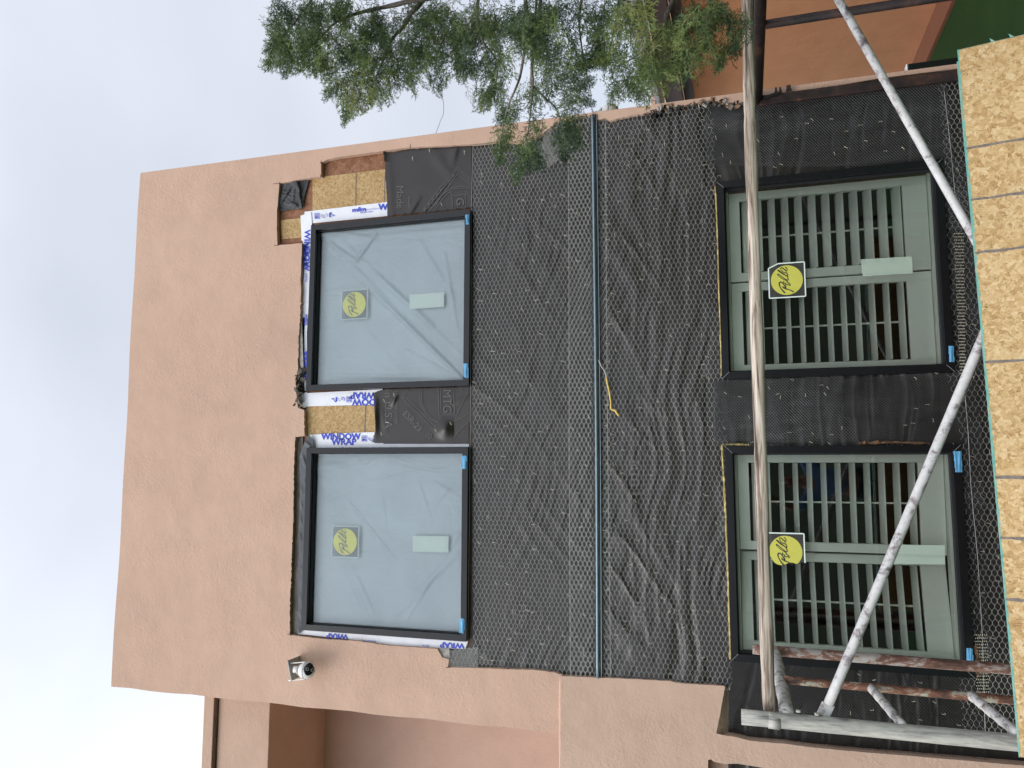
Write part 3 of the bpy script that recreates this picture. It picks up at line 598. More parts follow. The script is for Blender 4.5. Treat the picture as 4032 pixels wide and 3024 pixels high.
# foam, raw wood at the lower windows
q = MB()
def foam(px, w, y=-.02, mat='foam'):
    P = smooth_pts(px, 10); q.tube([PY(a, c, y) for a, c in P], [w*random.uniform(.6, 1.3) for _ in P], m[mat], 6, True, .3)
foam([(2843, 1752), (2848, 1850), (2855, 1980), (2862, 2140), (2868, 2300), (2872, 2440), (2876, 2595)], .0065); foam([(2845, 1750), (2900, 1750), (2950, 1752)], .005)
foam([(2816, 735), (2824, 900), (2830, 1120), (2838, 1350), (2840, 1480)], .004); q.build('sealant_foam', house)
q = MB(); foam([(3380, 1746), (3500, 1742), (3660, 1747)], .009, -.018, 'brown_wood'); q.build('raw_wood_strip', house); q = MB(); foam([(3838, 2540), (3848, 2600), (3850, 2660)], .010, -.022, 'brown_wood'); foam([(3802, 2400), (3812, 2480)], .004, -.022, 'brown_wood'); q.build('raw_wood_strip', house)
# ------------------------------------------------------------------ windows
LOGO = [[(982, 1203), (962, 1180), (925, 1130), (892, 1070), (868, 1000), (864, 945), (885, 916), (912, 916), (945, 948), (978, 1000), (1002, 1048), (992, 1088)],
        [(930, 1032), (965, 1062), (1010, 1092), (1060, 1110), (1115, 1135), (1172, 1175)],
        [(972, 888), (962, 912), (975, 938), (1005, 945), (1018, 935), (1004, 968), (1020, 990), (1060, 975), (1095, 1008), (1108, 985), (1085, 950), (1055, 925), (1050, 905)],
        [(1052, 925), (1035, 880), (980, 845), (900, 790), (850, 735), (842, 702), (868, 712), (940, 775), (1010, 832), (1055, 862), (1072, 845), (1062, 800)],
        [(1062, 800), (1040, 750), (985, 715), (905, 660), (855, 605), (852, 594), (880, 606), (950, 670), (1020, 730), (1058, 755), (1068, 735), (1058, 690)],
        [(1058, 690), (1030, 672), (980, 655), (940, 615), (918, 560), (932, 530), (970, 548), (1010, 590), (1040, 640), (1050, 655)], [(965, 540), (1000, 580), (1040, 600), (1066, 590), (1058, 560), (1022, 510)]]
def logo_w(p):      # crop coordinates -> offsets (x right, z up) in metres on the glass of window A
    u, v = 1250+p[0]*.13562, 1080+p[1]*.13562; P = PY(u, v, .0); return P[0], P[2]
LC = logo_w((1038, 860))
def sticker(par, cx, cz, y, pale, cut=None, s=1.0):
    q = MB(); lo = {'f': m['stk_haze'] if pale else m['stk_dark'], 'b': m['stk_white'], 'y': m['stk_yellow_lit'] if pale else m['stk_yellow'], 'i': m['stk_ink_haze'] if pale else m['stk_ink']}
    h = .096*s; hz = .0935*s; k = h+.006
    fill = [(-h, -hz), (h, -hz), (h, hz), (-h, hz)]; z_lim = -9
    if cut == 'corner': fill = [(-h, -hz), (h, -hz), (h, hz*.45), (h*.75, hz), (-h, hz)]      # a corner folded off
    if cut == 'torn': fill = [(-.055, -hz), (h, -hz), (h, hz), (-.04, hz)]; z_lim = -.085
    q.prism([(cx+a, y, cz+c) for a, c in fill], [(cx+a, y+.0006, cz+c) for a, c in fill], lo['f'])
    bw = .0032
    ed = list(zip(fill, fill[1:]+fill[:1]))
    if cut == 'torn': ed = [ed[0], ed[1]]
    for a, c in ed: stroke(q, [a, c], bw*2, lo['b'], lambda x, z: (cx+x, y-.0010, cz+z))
    N = 44; ring = []
    for i in range(N):
        t = 2*math.pi*i/N; x, z = .083*s*math.cos(t), .083*s*math.sin(t)
        if cut == 'torn' and x < -.064: x = -.064-.008*math.sin(z*60)
        ring.append((cx+x, y-.0016, cz+z))
    q.add(ring, [tuple(range(N))], lo['y'])
    for ki, sk in enumerate(LOGO):
        P = [(logo_w(p)[0]-LC[0], logo_w(p)[1]-LC[1]) for p in sk]; P = smooth_pts([(a*s*.93, c*s*.93) for a, c in P], 4)
        w = [(.0064 if ki < 2 else .0043)*s*(1+.2*math.sin(i*.35)) for i in range(len(P))]
        stroke(q, P, w, lo['i'], lambda x, z: (cx+x, y-.0022, cz+z))
    q.build('brand_sticker', par)
def window(k, label):
    x0, x1, z0, z1 = WIN[k]; low = k in 'CD'; fw = .038 if low else .036; yf = -.040; yg = .004
    q = MB(); o = [(x0, yf, z0), (x1, yf, z0), (x1, yf, z1), (x0, yf, z1)]; i = [(x0+fw, yf, z0+fw), (x1-fw, yf, z0+fw), (x1-fw, yf, z1-fw), (x0+fw, yf, z1-fw)]
    for a in range(4):
        c = (a+1) % 4
        q.prism([o[a], o[c], i[c], i[a]], [(p[0], .045, p[2]) for p in (o[a], o[c], i[c], i[a])], m['frame'], caps=(True, True))
    w = q.build('window', house, bevel=.0018); w['label'] = label
    # inner sash with a shadow gap
    q = MB(); e = .009 if low else .004; a0, a1, c0, c1 = x0+fw, x1-fw, z0+fw, z1-fw
    for bx in (((a0, -.012, c0), (a1, .02, c0+e)), ((a0, -.012, c1-e), (a1, .02, c1)), ((a0, -.012, c0+e), (a0+e, .02, c1-e)), ((a1-e, -.012, c0+e), (a1, .02, c1-e))): q.box(*bx, m['gasket'])
    q.build('sash', w)
    q = MB(); q.add([(a0+e, yg, c0+e), (a1-e, yg, c0+e), (a1-e, yg, c1-e), (a0+e, yg, c1-e)], [(0, 1, 2, 3)], m['glass' if low else 'glass_up']); q.build('glass', w)
    cx = {'A': PY(1391, 1197, 0), 'B': PY(1355, 2134, 0), 'C': PY(3098, 1103, 0), 'D': PY(3094, 2172, 0)}[k]
    sticker(w, cx[0], cx[2], yg-.003 if low else yg+.010, not low, {'C': 'corner', 'D': 'torn'}.get(k))
    lb = {'A': Z1([(1355, 1460), (1655, 1438), (1655, 1565), (1355, 1587)]), 'B': Z3([(1122, 505), (1398, 510), (1397, 635), (1122, 630)]),
          'C': zm(2650, 500, .6027, [(1225, 865), (1560, 845), (1567, 955), (1240, 975)]), 'D': zm(2650, 1400, .6027, [(1480, 1235), (1775, 1240), (1778, 1365), (1440, 1360)])}[k]
    P = pln(lb, yg-.003 if low else yg+.010); q = MB(); q.prism(P, [p+np.array([0, .0006, 0]) for p in P], m['paper_label_low' if low else 'paper_label']); q.build('paper_label', w)
    tapes = {'A': [Z1([(1840, 765), (1872, 763), (1872, 850), (1848, 848)]), Z2([(1713, 622), (1753, 622), (1757, 748), (1716, 744)])], 'B': [Z2([(1698, 1425), (1744, 1428), (1738, 1540), (1697, 1538)]), Z3([(1486, 1142), (1520, 1145), (1517, 1258), (1478, 1252)])],
             'C': [[(3688, 702), (3716, 702), (3716, 720), (3688, 718)], zm(2650, 500, .6027, [(1800, 1432), (1832, 1430), (1838, 1535), (1804, 1535)])],
             'D': [zm(2650, 1400, .6027, [(1832, 627), (1885, 625), (1889, 762), (1845, 762)]), zm(2800, 2300, .557, [(1805, 452), (1850, 455), (1854, 562), (1805, 560)])]}[k]
    for j, t in enumerate(tapes): sheet('masking_tape', t, yf-.003, m['blue_tape'], [(t[0][0]+6, t[0][1], t[0][0]+12, t[2][1], 3, .003), (t[1][0]-6, t[1][1], t[1][0]-9, t[2][1], 3, .004)], parent=w, res=2.5)
    q = MB()                                                        # mitre joints, drawn as fine pale lines
    for (a, c), (d, e2) in (((x0, z0), (x0+fw, z0+fw)), ((x1, z0), (x1-fw, z0+fw)), ((x0, z1), (x0+fw, z1-fw)), ((x1, z1), (x1-fw, z1-fw))):
        stroke(q, [(a, c), (d, e2)], .0014, m['grey_plastic'] if low else m['gasket'], lambda x, z: (x, yf-.0008, z)); q.build('mitre_joint', w); q = MB()
    if not low:
        fp = [(x0+fw, z0+fw), (x1-fw, z1-fw)]; U = [proj(np.array([[x, .02, z]]))[0] for x in (x0+fw, x1-fw) for z in (z0+fw, z1-fw)]
        px = [tuple(U[0]), tuple(U[1]), tuple(U[3]), tuple(U[2])]
        fl = {'A': [(1251, 905, 1815, 1490, 8, .009), (1300, 905, 1815, 1400, 7, .006), (1290, 980, 1800, 1470, 6, .005), (1440, 1120, 1815, 1485, 5, .010), (1480, 1080, 1700, 1280, 9, .012), (1260, 910, 1480, 940, 8, .012), (1480, 920, 1400, 1030, 5, .014), (1300, 960, 1415, 1035, 6, .012),
                    (1480, 930, 1815, 900, 7, .006), (1270, 925, 1815, 870, 6, .008), (1300, 1480, 1815, 1488, 6, .008), (1600, 1380, 1815, 1495, 5, .007), (1750, 1000, 1800, 1300, 6, .006), (1650, 950, 1790, 1180, 8, .006), (1400, 1250, 1600, 1500, 9, .004)],
              'B': [(1240, 1830, 1380, 1850, 12, .012), (1250, 1850, 1330, 1825, 10, .010), (1360, 1960, 1560, 2210, 5, .008), (1380, 2220, 1480, 2440, 7, .009), (1360, 2230, 1450, 2430, 6, .007), (1560, 2420, 1800, 2180, 9, .010), (1600, 2440, 1810, 2100, 6, .007), (1700, 1900, 1810, 1960, 8, .008), (1640, 1880, 1700, 2060, 6, .006),
                    (1450, 1900, 1640, 1860, 5, .006), (1265, 2450, 1800, 2480, 7, .008), (1700, 2000, 1780, 1900, 9, .007), (1500, 1930, 1520, 2100, 6, .004), (1260, 1900, 1420, 2160, 5, .004)]}[k]
        fl = [(a, c, e_, d, w_*1.4, h*(1.3 if k == 'A' else .85)) for a, c, e_, d, w_, h in fl]
        sheet('plastic_film', px, .040, m['film'], fl, parent=w, res=3.5)
    else:
        shutters(k, x0, x1, z0, z1)
def shutters(k, x0, x1, z0, z1):
    xm = (x0+x1)/2; yy = .070; ny = .028; st_ = .048
    fr = MB(); fr.box((x0+.035, .048, z1-.060), (x1-.035, .10, z1-.032), m['shutter']); fr.build('shutter_head', house, bevel=.002); fr = MB(); fr.box((x0+.030, .048, z0+.030), (x1-.030, .12, z0+.055), m['shutter'])
    fr.build('shutter_sill', house, bevel=.002)
    for side in (0, 1):
        a0, a1 = ((x0+.040, xm-.003), (xm+.003, x1-.040))[side]; ang = {('C', 0): 1.0, ('C', 1): -1.0, ('D', 0): 10, ('D', 1): 3}[(k, side)]
        piv = a0 if side == 0 else a1; ca, sa = math.cos(R_(ang)), math.sin(R_(ang))*(1 if side == 0 else -1)
        def tf_(q):
            q.v = [(piv+(x-piv)*ca-(y-yy)*sa*0, y+(x-piv)*sa, z) for x, y, z in q.v]; return q
        q = MB(); zb0, zb1 = z0+.058, z1-.062; rb, rt = .120, .058
        for bx in (((a0, yy, zb0), (a0+st_, yy+ny, zb1)), ((a1-st_, yy, zb0), (a1, yy+ny, zb1)), ((a0+st_, yy+.001, zb0), (a1-st_, yy+ny-.001, zb0+rb)), ((a0+st_, yy+.001, zb1-rt), (a1-st_, yy+ny-.001, zb1))): q.box(*bx, m['shutter'])
        pn = tf_(q).build('shutter_panel', house, bevel=.002)
        pitch = .0715; z = zb0+rb+.030; t = R_({('C', 1): 30, ('C', 0): 17, ('D', 0): 17, ('D', 1): 18}[(k, side)])
        while z < zb1-rt-.02:
            q = MB(); prof = []; N = 10
            for i in range(N):
                th = 2*math.pi*i/N; cy, cz = .038*math.cos(th), .0052*math.sin(th); prof.append((cy*math.cos(t)-cz*math.sin(t), cy*math.sin(t)+cz*math.cos(t)))
            vs = [(x, yy+ny/2+p[0], z+p[1]) for x in (a0+st_+.002, a1-st_-.002) for p in prof]
            q.add(vs, [(i, (i+1) % N, N+(i+1) % N, N+i) for i in range(N)]+[tuple(range(N))[::-1], tuple(range(N, 2*N))], m['shutter'])
            tf_(q).build('louver', pn, smooth=True); z += pitch
        q = MB(); xc = (a0+a1)/2+.0; q.box((xc-.0045, yy+ny/2+.032, zb0+rb+.02), (xc+.0045, yy+ny/2+.042, zb1-rt-.03), m['shutter']); tf_(q).build('tilt_rod', pn)
window('A', 'upper right window with plastic film behind its glass'); window('B', 'upper left window with plastic film behind its glass')
window('C', 'lower right window with white shutters'); window('D', 'lower left window with white shutters and a torn sticker')
# ------------------------------------------------------------------ wire netting and metal lath
WPX = {k: [tuple(p) for p in proj(np.array([(x0, -.03, z0), (x1, -.03, z0), (x1, -.03, z1), (x0, -.03, z1)]))] for k, (x0, x1, z0, z1) in WIN.items()}
netpoly = [(1862, 572), (1945, 560), (2067, 572), (2175, 508), (2200, 485), (2340, 452), (2500, 452), (2640, 415), (2860, 400), (3000, 375), (3500, 306), (4060, 242), (4300, 205), (4300, 2960), (3990, 2912), (2892, 2760), (2868, 2712), (2660, 2694), (2212, 2664), (1990, 2636), (1768, 2630), (1768, 2560), (1862, 2545)]
LP = [[(2800, 400), (2860, 400), (3000, 378), (3500, 308), (3690, 285), (3720, 640), (3500, 660), (3100, 720), (2822, 740)], [(2812, 1500), (3315, 1480), (3730, 1468), (3790, 1752), (2868, 1754)], [(2880, 2590), (3780, 2652), (3800, 2990), (2880, 2900)]]
def segs_to_mesh(name, A, B, r, mat, parent, tri=True):
    A = np.asarray(A, float); B = np.asarray(B, float); n_ = len(A); d = B-A; d /= np.linalg.norm(d, axis=1)[:, None]+1e-9
    a = np.cross(d, [0, 1, 0]); a /= np.linalg.norm(a, axis=1)[:, None]+1e-9; bb = np.array([[0, -1.0, 0]])
    r = np.broadcast_to(np.asarray(r, float), (n_,))[:, None]
    c3 = [a*r, bb*r*1.2, -a*r]; V = np.concatenate([A+c for c in c3]+[B+c for c in c3]).reshape(6, n_, 3).transpose(1, 0, 2).reshape(-1, 3)
    base = np.arange(n_)[:, None]*6; F = np.concatenate([base+np.array([[0, 1, 4, 3]]), base+np.array([[1, 2, 5, 4]])]); return raw_mesh(name, V, F, mat, parent)
def hexnet(name, poly, y, w=.0257, t=.0125, row=.0268, ox=0, oz=0, mat=None, r=.00062, warp=.004, avoid=True, seed=0, rot=0):
    P = np.array([PY(u, v, y) for u, v in poly]); xa, za = P[:, 0].min(), P[:, 2].min(); xb, zb = P[:, 0].max(), P[:, 2].max()
    js = np.arange(int((xb-xa)/row)+3); ks = np.arange(int((zb-za)/w)+3); J, K = np.meshgrid(js, ks, indexing='ij')
    X = xa-row+J*row+ox; Zc = za-w+(K+(J % 2)*.5)*w+oz
    def pt(x, z):
        x = x.ravel(); z = z.ravel()
        f1 = np.sin(x*5.1+seed)+.6*np.sin(z*7.3+x*2.1+seed*2)+.35*np.sin(x*17+z*11); f2 = np.sin(z*4.3+seed*1.3)+.6*np.sin(x*6.7-z*3)+.35*np.sin(x*13-z*19)
        yy = y+.0012*np.sin(x*60+z*20)
        return np.stack([x+warp*f1, np.broadcast_to(yy, x.shape), z+warp*f2], 1)
    a = pt(X-t/2, Zc); b_ = pt(X+t/2, Zc); par = (J % 2).ravel()
    up = pt(X+row-t/2, Zc+w/2); dn = pt(X+row-t/2, Zc-w/2)
    A = np.concatenate([a, b_, b_]); B = np.concatenate([b_, up, dn]); rr = np.concatenate([np.full(len(a), r*1.45), np.full(2*len(a), r)])
    mid = proj((A+B)/2); ok = inpoly(mid, poly)
    if avoid:
        for q in list(WPX.values())+LP: ok &= ~inpoly(mid, q)
    return segs_to_mesh(name, A[ok], B[ok], rr[ok], mat or m['wire'], house)
net = hexnet('wire_netting', netpoly, -.016, seed=.4)
hexnet('wire_netting', [(2238, 470), (2322, 455), (2334, 2664), (2244, 2662), (2236, 1500)], -.019, ox=.013, oz=.009, seed=1.4)
hexnet('wire_netting', [(2352, 480), (2388, 470), (2402, 1500), (2412, 2672), (2362, 2670), (2355, 1500)], -.019, ox=.010, oz=.007, seed=2.0)
hexnet('wire_netting', [(1768, 2560), (1882, 2548), (1882, 2632), (1768, 2630)], -.019, w=.010, t=.004, row=.0095, r=.0007, warp=.002, seed=2.7)
hexnet('wire_netting', zm(1800, 0, .4521, [(700, 1400), (760, 1180), (860, 1070), (925, 1060), (940, 1350), (770, 1480)]), -.019, w=.0105, t=.004, row=.0095, r=.0007, warp=.001, seed=3.7)
def edgewire(px, y=-.019, r=.0011):
    q = MB(); q.tube([PY(a, c, y) for a, c in px], r, m['wire'], 5, False, 0); q.build('selvedge_wire', net)
edgewire([(1862, 572), (1856, 820), (1855, 1200), (1852, 1600), (1848, 2100), (1842, 2545)]); edgewire([(2236, 480), (2240, 1000), (2241, 1800), (2246, 2660)]); edgewire([(2384, 470), (2387, 1000), (2392, 1700), (2405, 2670)], -.019)
edgewire([(3800, 1560), (3812, 1700), (3822, 1900), (3850, 2200), (3868, 2500), (3880, 2900)], -.023); edgewire([(3718, 360), (3745, 600), (3760, 760)], -.023)
def lath(name, poly, y, Wd=.0088, Hh=.0080, r=.0008, mat=None, slant=0.0, seed=0, avoid=True, tilt=.0011):
    """expanded metal: zigzag strands joined at their corners"""
    P = np.array([PY(u, v, y) for u, v in poly]); xa, za, xb, zb = P[:, 0].min(), P[:, 2].min(), P[:, 0].max(), P[:, 2].max()
    I, K = np.meshgrid(np.arange(int((xb-xa)/Wd)+2), np.arange(int((zb-za)/Hh)+2), indexing='ij')
    s = np.where((I+K) % 2 == 0, .42, -.42)*Wd
    def pt(I_, K_, s_):
        x = xa+I_*Wd+s_; z = za+K_*Hh; x = x+slant*(z-za)+.0016*np.sin(z*9+seed)+.0008*np.sin(z*31+x*7); z = z+.0022*np.sin(x*8+seed)
        return np.stack([x.ravel(), (y+.0015*np.sin(x*23+z*17)).ravel(), z.ravel()], 1)
    A = pt(I, K, s); B = pt(I, K+1, -s); mid = proj((A+B)/2); ok = inpoly(mid, poly)
    if avoid:
        for q in WPX.values(): ok &= ~inpoly(mid, q)
    A, B = A[ok], B[ok]; d = B-A; d /= np.linalg.norm(d, axis=1)[:, None]; a = np.cross(d, [0, 1, 0]); a = a*r+np.array([0, tilt, 0])
    V = np.stack([A+a, A-a, B-a, B+a], 1).reshape(-1, 3); F = np.arange(len(A)*4).reshape(-1, 4); return raw_mesh(name, V, F, mat or m['lath'], house)
lath('metal_lath', [(2772, 408), (2860, 400), (3000, 378), (3500, 308), (3722, 280), (3760, 640), (3740, 650), (3100, 720), (2822, 740), (2775, 715)], -.022, slant=.12, seed=1)
lath('metal_lath', [(2812, 1500), (3320, 1480), (3322, 1640), (3374, 1650), (3376, 1752), (2868, 1754), (2812, 1748)], -.022, slant=.05, seed=2, mat=m['lath_light'])
lath('metal_lath', [(3315, 1478), (3768, 1466), (3850, 1500), (3868, 1752), (3368, 1752), (3366, 1652), (3315, 1640)], -.0225, Wd=.0075, Hh=.0075, slant=-.04, seed=3)
lath('metal_lath', [(2862, 2585), (3836, 2655), (3880, 2690), (3885, 3010), (3500, 2975), (3000, 2925), (2872, 2900)], -.0225, slant=.03, seed=4)
lath('metal_lath', [(3716, 640), (3830, 628), (3880, 1466), (3775, 1466)], -.022, Wd=.0085, Hh=.0085, seed=5)
lath('metal_lath', [(3795, 1752), (3872, 1752), (3895, 2600), (3838, 2600)], -.022, Wd=.0085, Hh=.0085, seed=6)
lath('metal_lath', [(2808, 1498), (2868, 1498), (2868, 1752), (2808, 1752)], -.025, Wd=.0085, Hh=.0085, seed=7, mat=m['lath_light'])
lath('metal_lath', [(2318, 455), (2337, 450), (2349, 2668), (2334, 2668)], -.023, Wd=.012, Hh=.0085, seed=8, mat=m['lath_light'])
lath('metal_lath', [(2352, 455), (2368, 452), (2378, 2672), (2364, 2672)], -.023, Wd=.012, Hh=.0085, seed=9, mat=m['lath_light'])
q = MB()                                                            # bright tabs of the corner strip under the lower windows
for v0_, v1_, ua, ub, ua2, ub2 in ((920, 1560, 3758, 3795, 3783, 3802), (2500, 2800, 3838, 3880, 3850, 3890)):
    nrow = int((v1_-v0_)/12.5)
    for i in range(nrow):
        v = v0_+i*12.5; t = i/max(1, nrow-1); A_ = ua+(ua2-ua)*t; B_ = ub+(ub2-ub)*t
        for j in range(7 if v0_ > 2000 else 6):
            u = A_+(B_-A_)*j/5.5+(2.5 if i % 2 else 0); c = PY(u, v+random.uniform(-.6, .6), -.027); q.obox(c, [(.0022, 0, 0), (0, .001, 0), (0, 0, .0016)], m['staple'])
    q.build('perforated_strip', house); q = MB()
# weep screed between the storeys
q = MB(); L = np.linspace(450, 2670, 40); pts = [(2333+(v-456)*.00905+4.0*math.sin((v-456)/2214*math.pi), v) for v in L]
q.tube([PY(u, v, -.030) for u, v in pts], .0085, m['zinc'], 8); q.tube([PY(u+11, v, -.026) for u, v in pts], .0048, m['gasket'], 6); q.tube([PY(u+15.5, v, -.029) for u, v in pts], .0028, m['zinc'], 6); q.build('weep_screed', house, smooth=True)
# staples: the hundred that show largest one by one, the rest as one
rs = random.Random(21); sp = []
for u in np.arange(1880, 4000, 58):
    for v in np.arange(480, 2880, 92):
        p = (u+rs.uniform(-26, 26), v+rs.uniform(-38, 38)); P = np.array([p])
        if not inpoly(P, netpoly)[0] or any(inpoly(P, q_)[0] for q_ in WPX.values()) or rs.random() < .42: continue
        a = rs.choice([0.05, -.1, .9, 1.1, 1.4, .5]) if u < 2330 else rs.choice([0.05, -.1, .1, .3, 1.3, 1.5, .8])
        sp.append((p, a+rs.uniform(-.2, .2)))
for k in range(26): sp.append(((2388+rs.uniform(-6, 6), 520+k*82+rs.uniform(-20, 20)), rs.uniform(-.15, .15)))
sp.sort(key=lambda s: -s[0][0])
def staple_into(q, p, a):
    u, v = p; L_ = 6.2; y = -.026; P0 = PY(u-L_*math.cos(a), v-L_*math.sin(a), y); P1 = PY(u+L_*math.cos(a), v+L_*math.sin(a), y)
    q.tube([P0+np.array([0, .02, 0]), P0, P1, P1+np.array([0, .02, 0])], .00115, m['staple'], 4, False)
for p, a in sp[:96]:
    q = MB(); staple_into(q, p, a); q.build('staple', house)
q = MB()
for p, a in sp[96:]: staple_into(q, p, a)
for u_, v_, a_ in ((1690, 592, 1.4), (1624, 623, 1.5), (1828, 599, 1.5), (1738, 804, 1.1), (1512, 1577, 1.2), (1551, 1555, 1.3), (1774, 1667, 1), (1714, 1694, 1), (1501, 1708, 1.3), (1524, 1663, 0)): staple_into(q, (u_, v_), a_)
so_ = q.build('staples', house); so_['kind'] = 'stuff'
# ------------------------------------------------------------------ left wing with porch (set back) and the low pink wall
b = MB(); yw = .5; zt, zb_ = 5.91, 5.386; xa = -3.4; xc = XL+.06
b.box((xa, yw, zb_), (xc, yw+.30, zt-.10), m['stucco_low']); b.box((xa, yw-.035, zt-.085), (xc, yw+1.9, zt), m['stucco_low']); b.box((xa, yw-.028, zt-.097), (xc, yw-.018, zt-.087), m['brown_paint'])  # thin dark brown strip under the cap stands in for its shadow gap
wing = b.build('wing_parapet', house, bevel=.012)
b = MB(); b.box((xa, yw+.30, zb_+.01), (xc, 1.30, zb_+.05), m['stucco2']); b.build('porch_ceiling', house)
b = MB(); b.box((xa, 1.28, GZ), (xc, 1.5, zb_+.012), m['stucco2']); b.box((xa-.1, .5, GZ), (xa, 1.5, zt-.11), m['stucco2']); b.build('porch_wall', house)
b = MB(); b.box((xa, .101, 2.85), (xc, 1.279, 3.0), m['stucco_low']); b.build('porch_floor', house)
yb = -.085
fpx = [(2211, 2657), (2215, 2662), (2300, 2666), (2450, 2672), (2640, 2682), (2668, 2690), (2850, 2701), (2855, 2706), (2846, 2750), (2834, 2820), (2820, 2888), (2850, 2895), (2900, 2903), (2950, 2916), (3010, 2922), (3095, 2929), (3200, 2943), (3400, 2962), (3700, 2986), (4040, 3016), (4700, 3075), (4700, 3700), (2205, 3700), (2206, 3024), (2209, 2850)]
fpx = rag(fpx, .7, 14, 12)
gx0 = PY(2240, 2657, -.03)[0]
def frnt(u, v):
    d = ray(u, v); nrm = np.array([-.12, 1.0, 0]); p0_ = np.array([gx0, -.03, 0]); return CP+d*np.dot(p0_-CP, nrm)/np.dot(d, nrm)
front = [frnt(u, v) for u, v in fpx]
bk = []
for u, v in fpx:
    if 2856 > u > 2815 and 2700 < v < 2892: bk.append(PY(2865, v+2, .010))
    else: p = frnt(u, v); bk.append(np.array([p[0], .012, p[2]-(.0 if u > 2230 else .0)]))
hp = [(2788, 2992), (2800, 2990), (2812, 3000), (2850, 3008), (2902, 3007), (2960, 3016), (3030, 3028), (3030, 3120), (2786, 3120)]
hf = [frnt(u, v) for u, v in hp]
b = MB(); b.prism(front, bk, m['stucco_low'], [(hf, [np.array([p[0], .012, p[2]]) for p in hf])]); b.build('garden_wall', house)
b = MB(); b.box((-3.4, .012, GZ), (XL+.35, .099, 2.99), m['stucco_low']); b.build('garden_wall', house)
b = MB(); rim = [frnt(2208.5, v) for v in np.linspace(2657, 3300, 24)]; b.tube([p+np.array([0, .02, 0]) for p in rim], .016, m['stucco'], 8, True, .08); b.build('wall_cap', house, smooth=True)
# ================================================================== THE NEIGHBOUR'S HOUSE
nx = 4.58; nb = thing('orange_house', (nx, 3, GZ), 'orange stucco house with dark brown eaves on the right, behind the juniper', 'house')
b = MB(); b.box((nx, -1.8, GZ), (nx+4, 6.6, 2.72), m['orange']); b.build('wall', nb)
b = MB(); b.box((nx-.30, -1.8, GZ-.02), (nx-.002, 6.6, GZ+.05), m['curb']); b.build('footing', nb, bevel=.01)
b = MB(); b.box((nx-.28, -2.1, 2.70), (nx-.23, 5.3, 2.90), m['brown_paint']); b.box((nx-.23, -2.1, 2.722), (nx-.02, 5.3, 2.745), m['brown_paint']); b.build('fascia', nb, bevel=.004)
b = MB(); b.box((nx-.018, -1.8, 2.60), (nx-.001, 5.3, 2.719), m['brown_paint']); b.build('frieze_board', nb)
b = MB(); b.prism([(nx-.34, -2.15, 2.905), (nx-.34, 5.35, 2.905), (nx-.34, 5.35, 2.955), (nx-.34, -2.15, 2.955)], [(nx+2, -2.15, 3.60), (nx+2, 5.35, 3.60), (nx+2, 5.35, 3.65), (nx+2, -2.15, 3.65)], m['roof_edge'], caps=(True, True)); b.build('roof', nb)
b = MB(); c0 = PY(2585, 405, 9.0); b.box((c0[0]-.1, 9.0, GZ), (c0[0]+2.5, 9.3, c0[2]+.02), m['stucco_low'])
b.box((c0[0]-.14, 8.95, c0[2]+.02), (c0[0]+2.5, 9.35, c0[2]+.09), m['stucco_low']); tag(b.build('parapet_wall'), 'pale wall top just showing over the pink house edge beside the brown eaves', 'wall')
# ================================================================== RUSTY STEEL TRELLIS AT THE CORNER
tr_ = thing('steel_trellis', (2.08, 0, GZ), 'rusty dark brown steel trellis of posts and rails at the right corner', 'trellis'); xk = 2.081
b = MB(); b.tube([(xk, -.03, 2.0), (xk, -.8, 2.0), (xk, -3.3, 2.0)], .029, m['rust_steel'], 12); b.build('top_rail', tr_, smooth=True)
for y in (-.79, -2.4):
    b = MB(); b.tube([(xk, y, GZ), (xk, y, 1.0), (xk, y, 1.98)], .021, m['rust_steel'], 10); b.build('post', tr_, smooth=True)
p0 = PY(3000, 390, -.03); b = MB(); b.box((xk-.045, -.048, GZ), (xk+.012, -.026, 1.985), m['rust_steel']); b.build('wall_post', tr_, bevel=.004)
zr = PX(3305, 50, xk)[2]; b = MB(); b.tube([(xk, -.80, zr), (xk, -1.6, zr), (xk, -2.4, zr)], .011, m['rust_steel'], 8); b.build('rail', tr_)
b = MB()
for k, (u, v) in enumerate(((3055, 360), (3075, 360), (3100, 352), (3112, 350))): b.tube([PY(u, v+8, -.05), PY(u-4*(k % 2), v-16, -.055)], [.008, .005], m['rust_steel'], 6)
b.tube([PY(3005, 388, -.055), PY(3040, 372, -.058), PY(3070, 366, -.055)], .008, m['gasket'], 6, True, .3); b.build('bolt', tr_)
b = MB(); P0 = PY(3568, 262, .02); P0[0] -= .05; b.box((P0[0]+.0, -.02, GZ), (P0[0]+.045, .03, P0[2]), m['black_gloss']); b.box((P0[0], -.021, P0[2]), (P0[0]+.046, .031, P0[2]+.008), m['white_plastic'])
dp = b.build('drain_pipe', bevel=.004); tag(dp, 'square black downpipe with a white end at the right corner of the pink house', 'drain pipe')
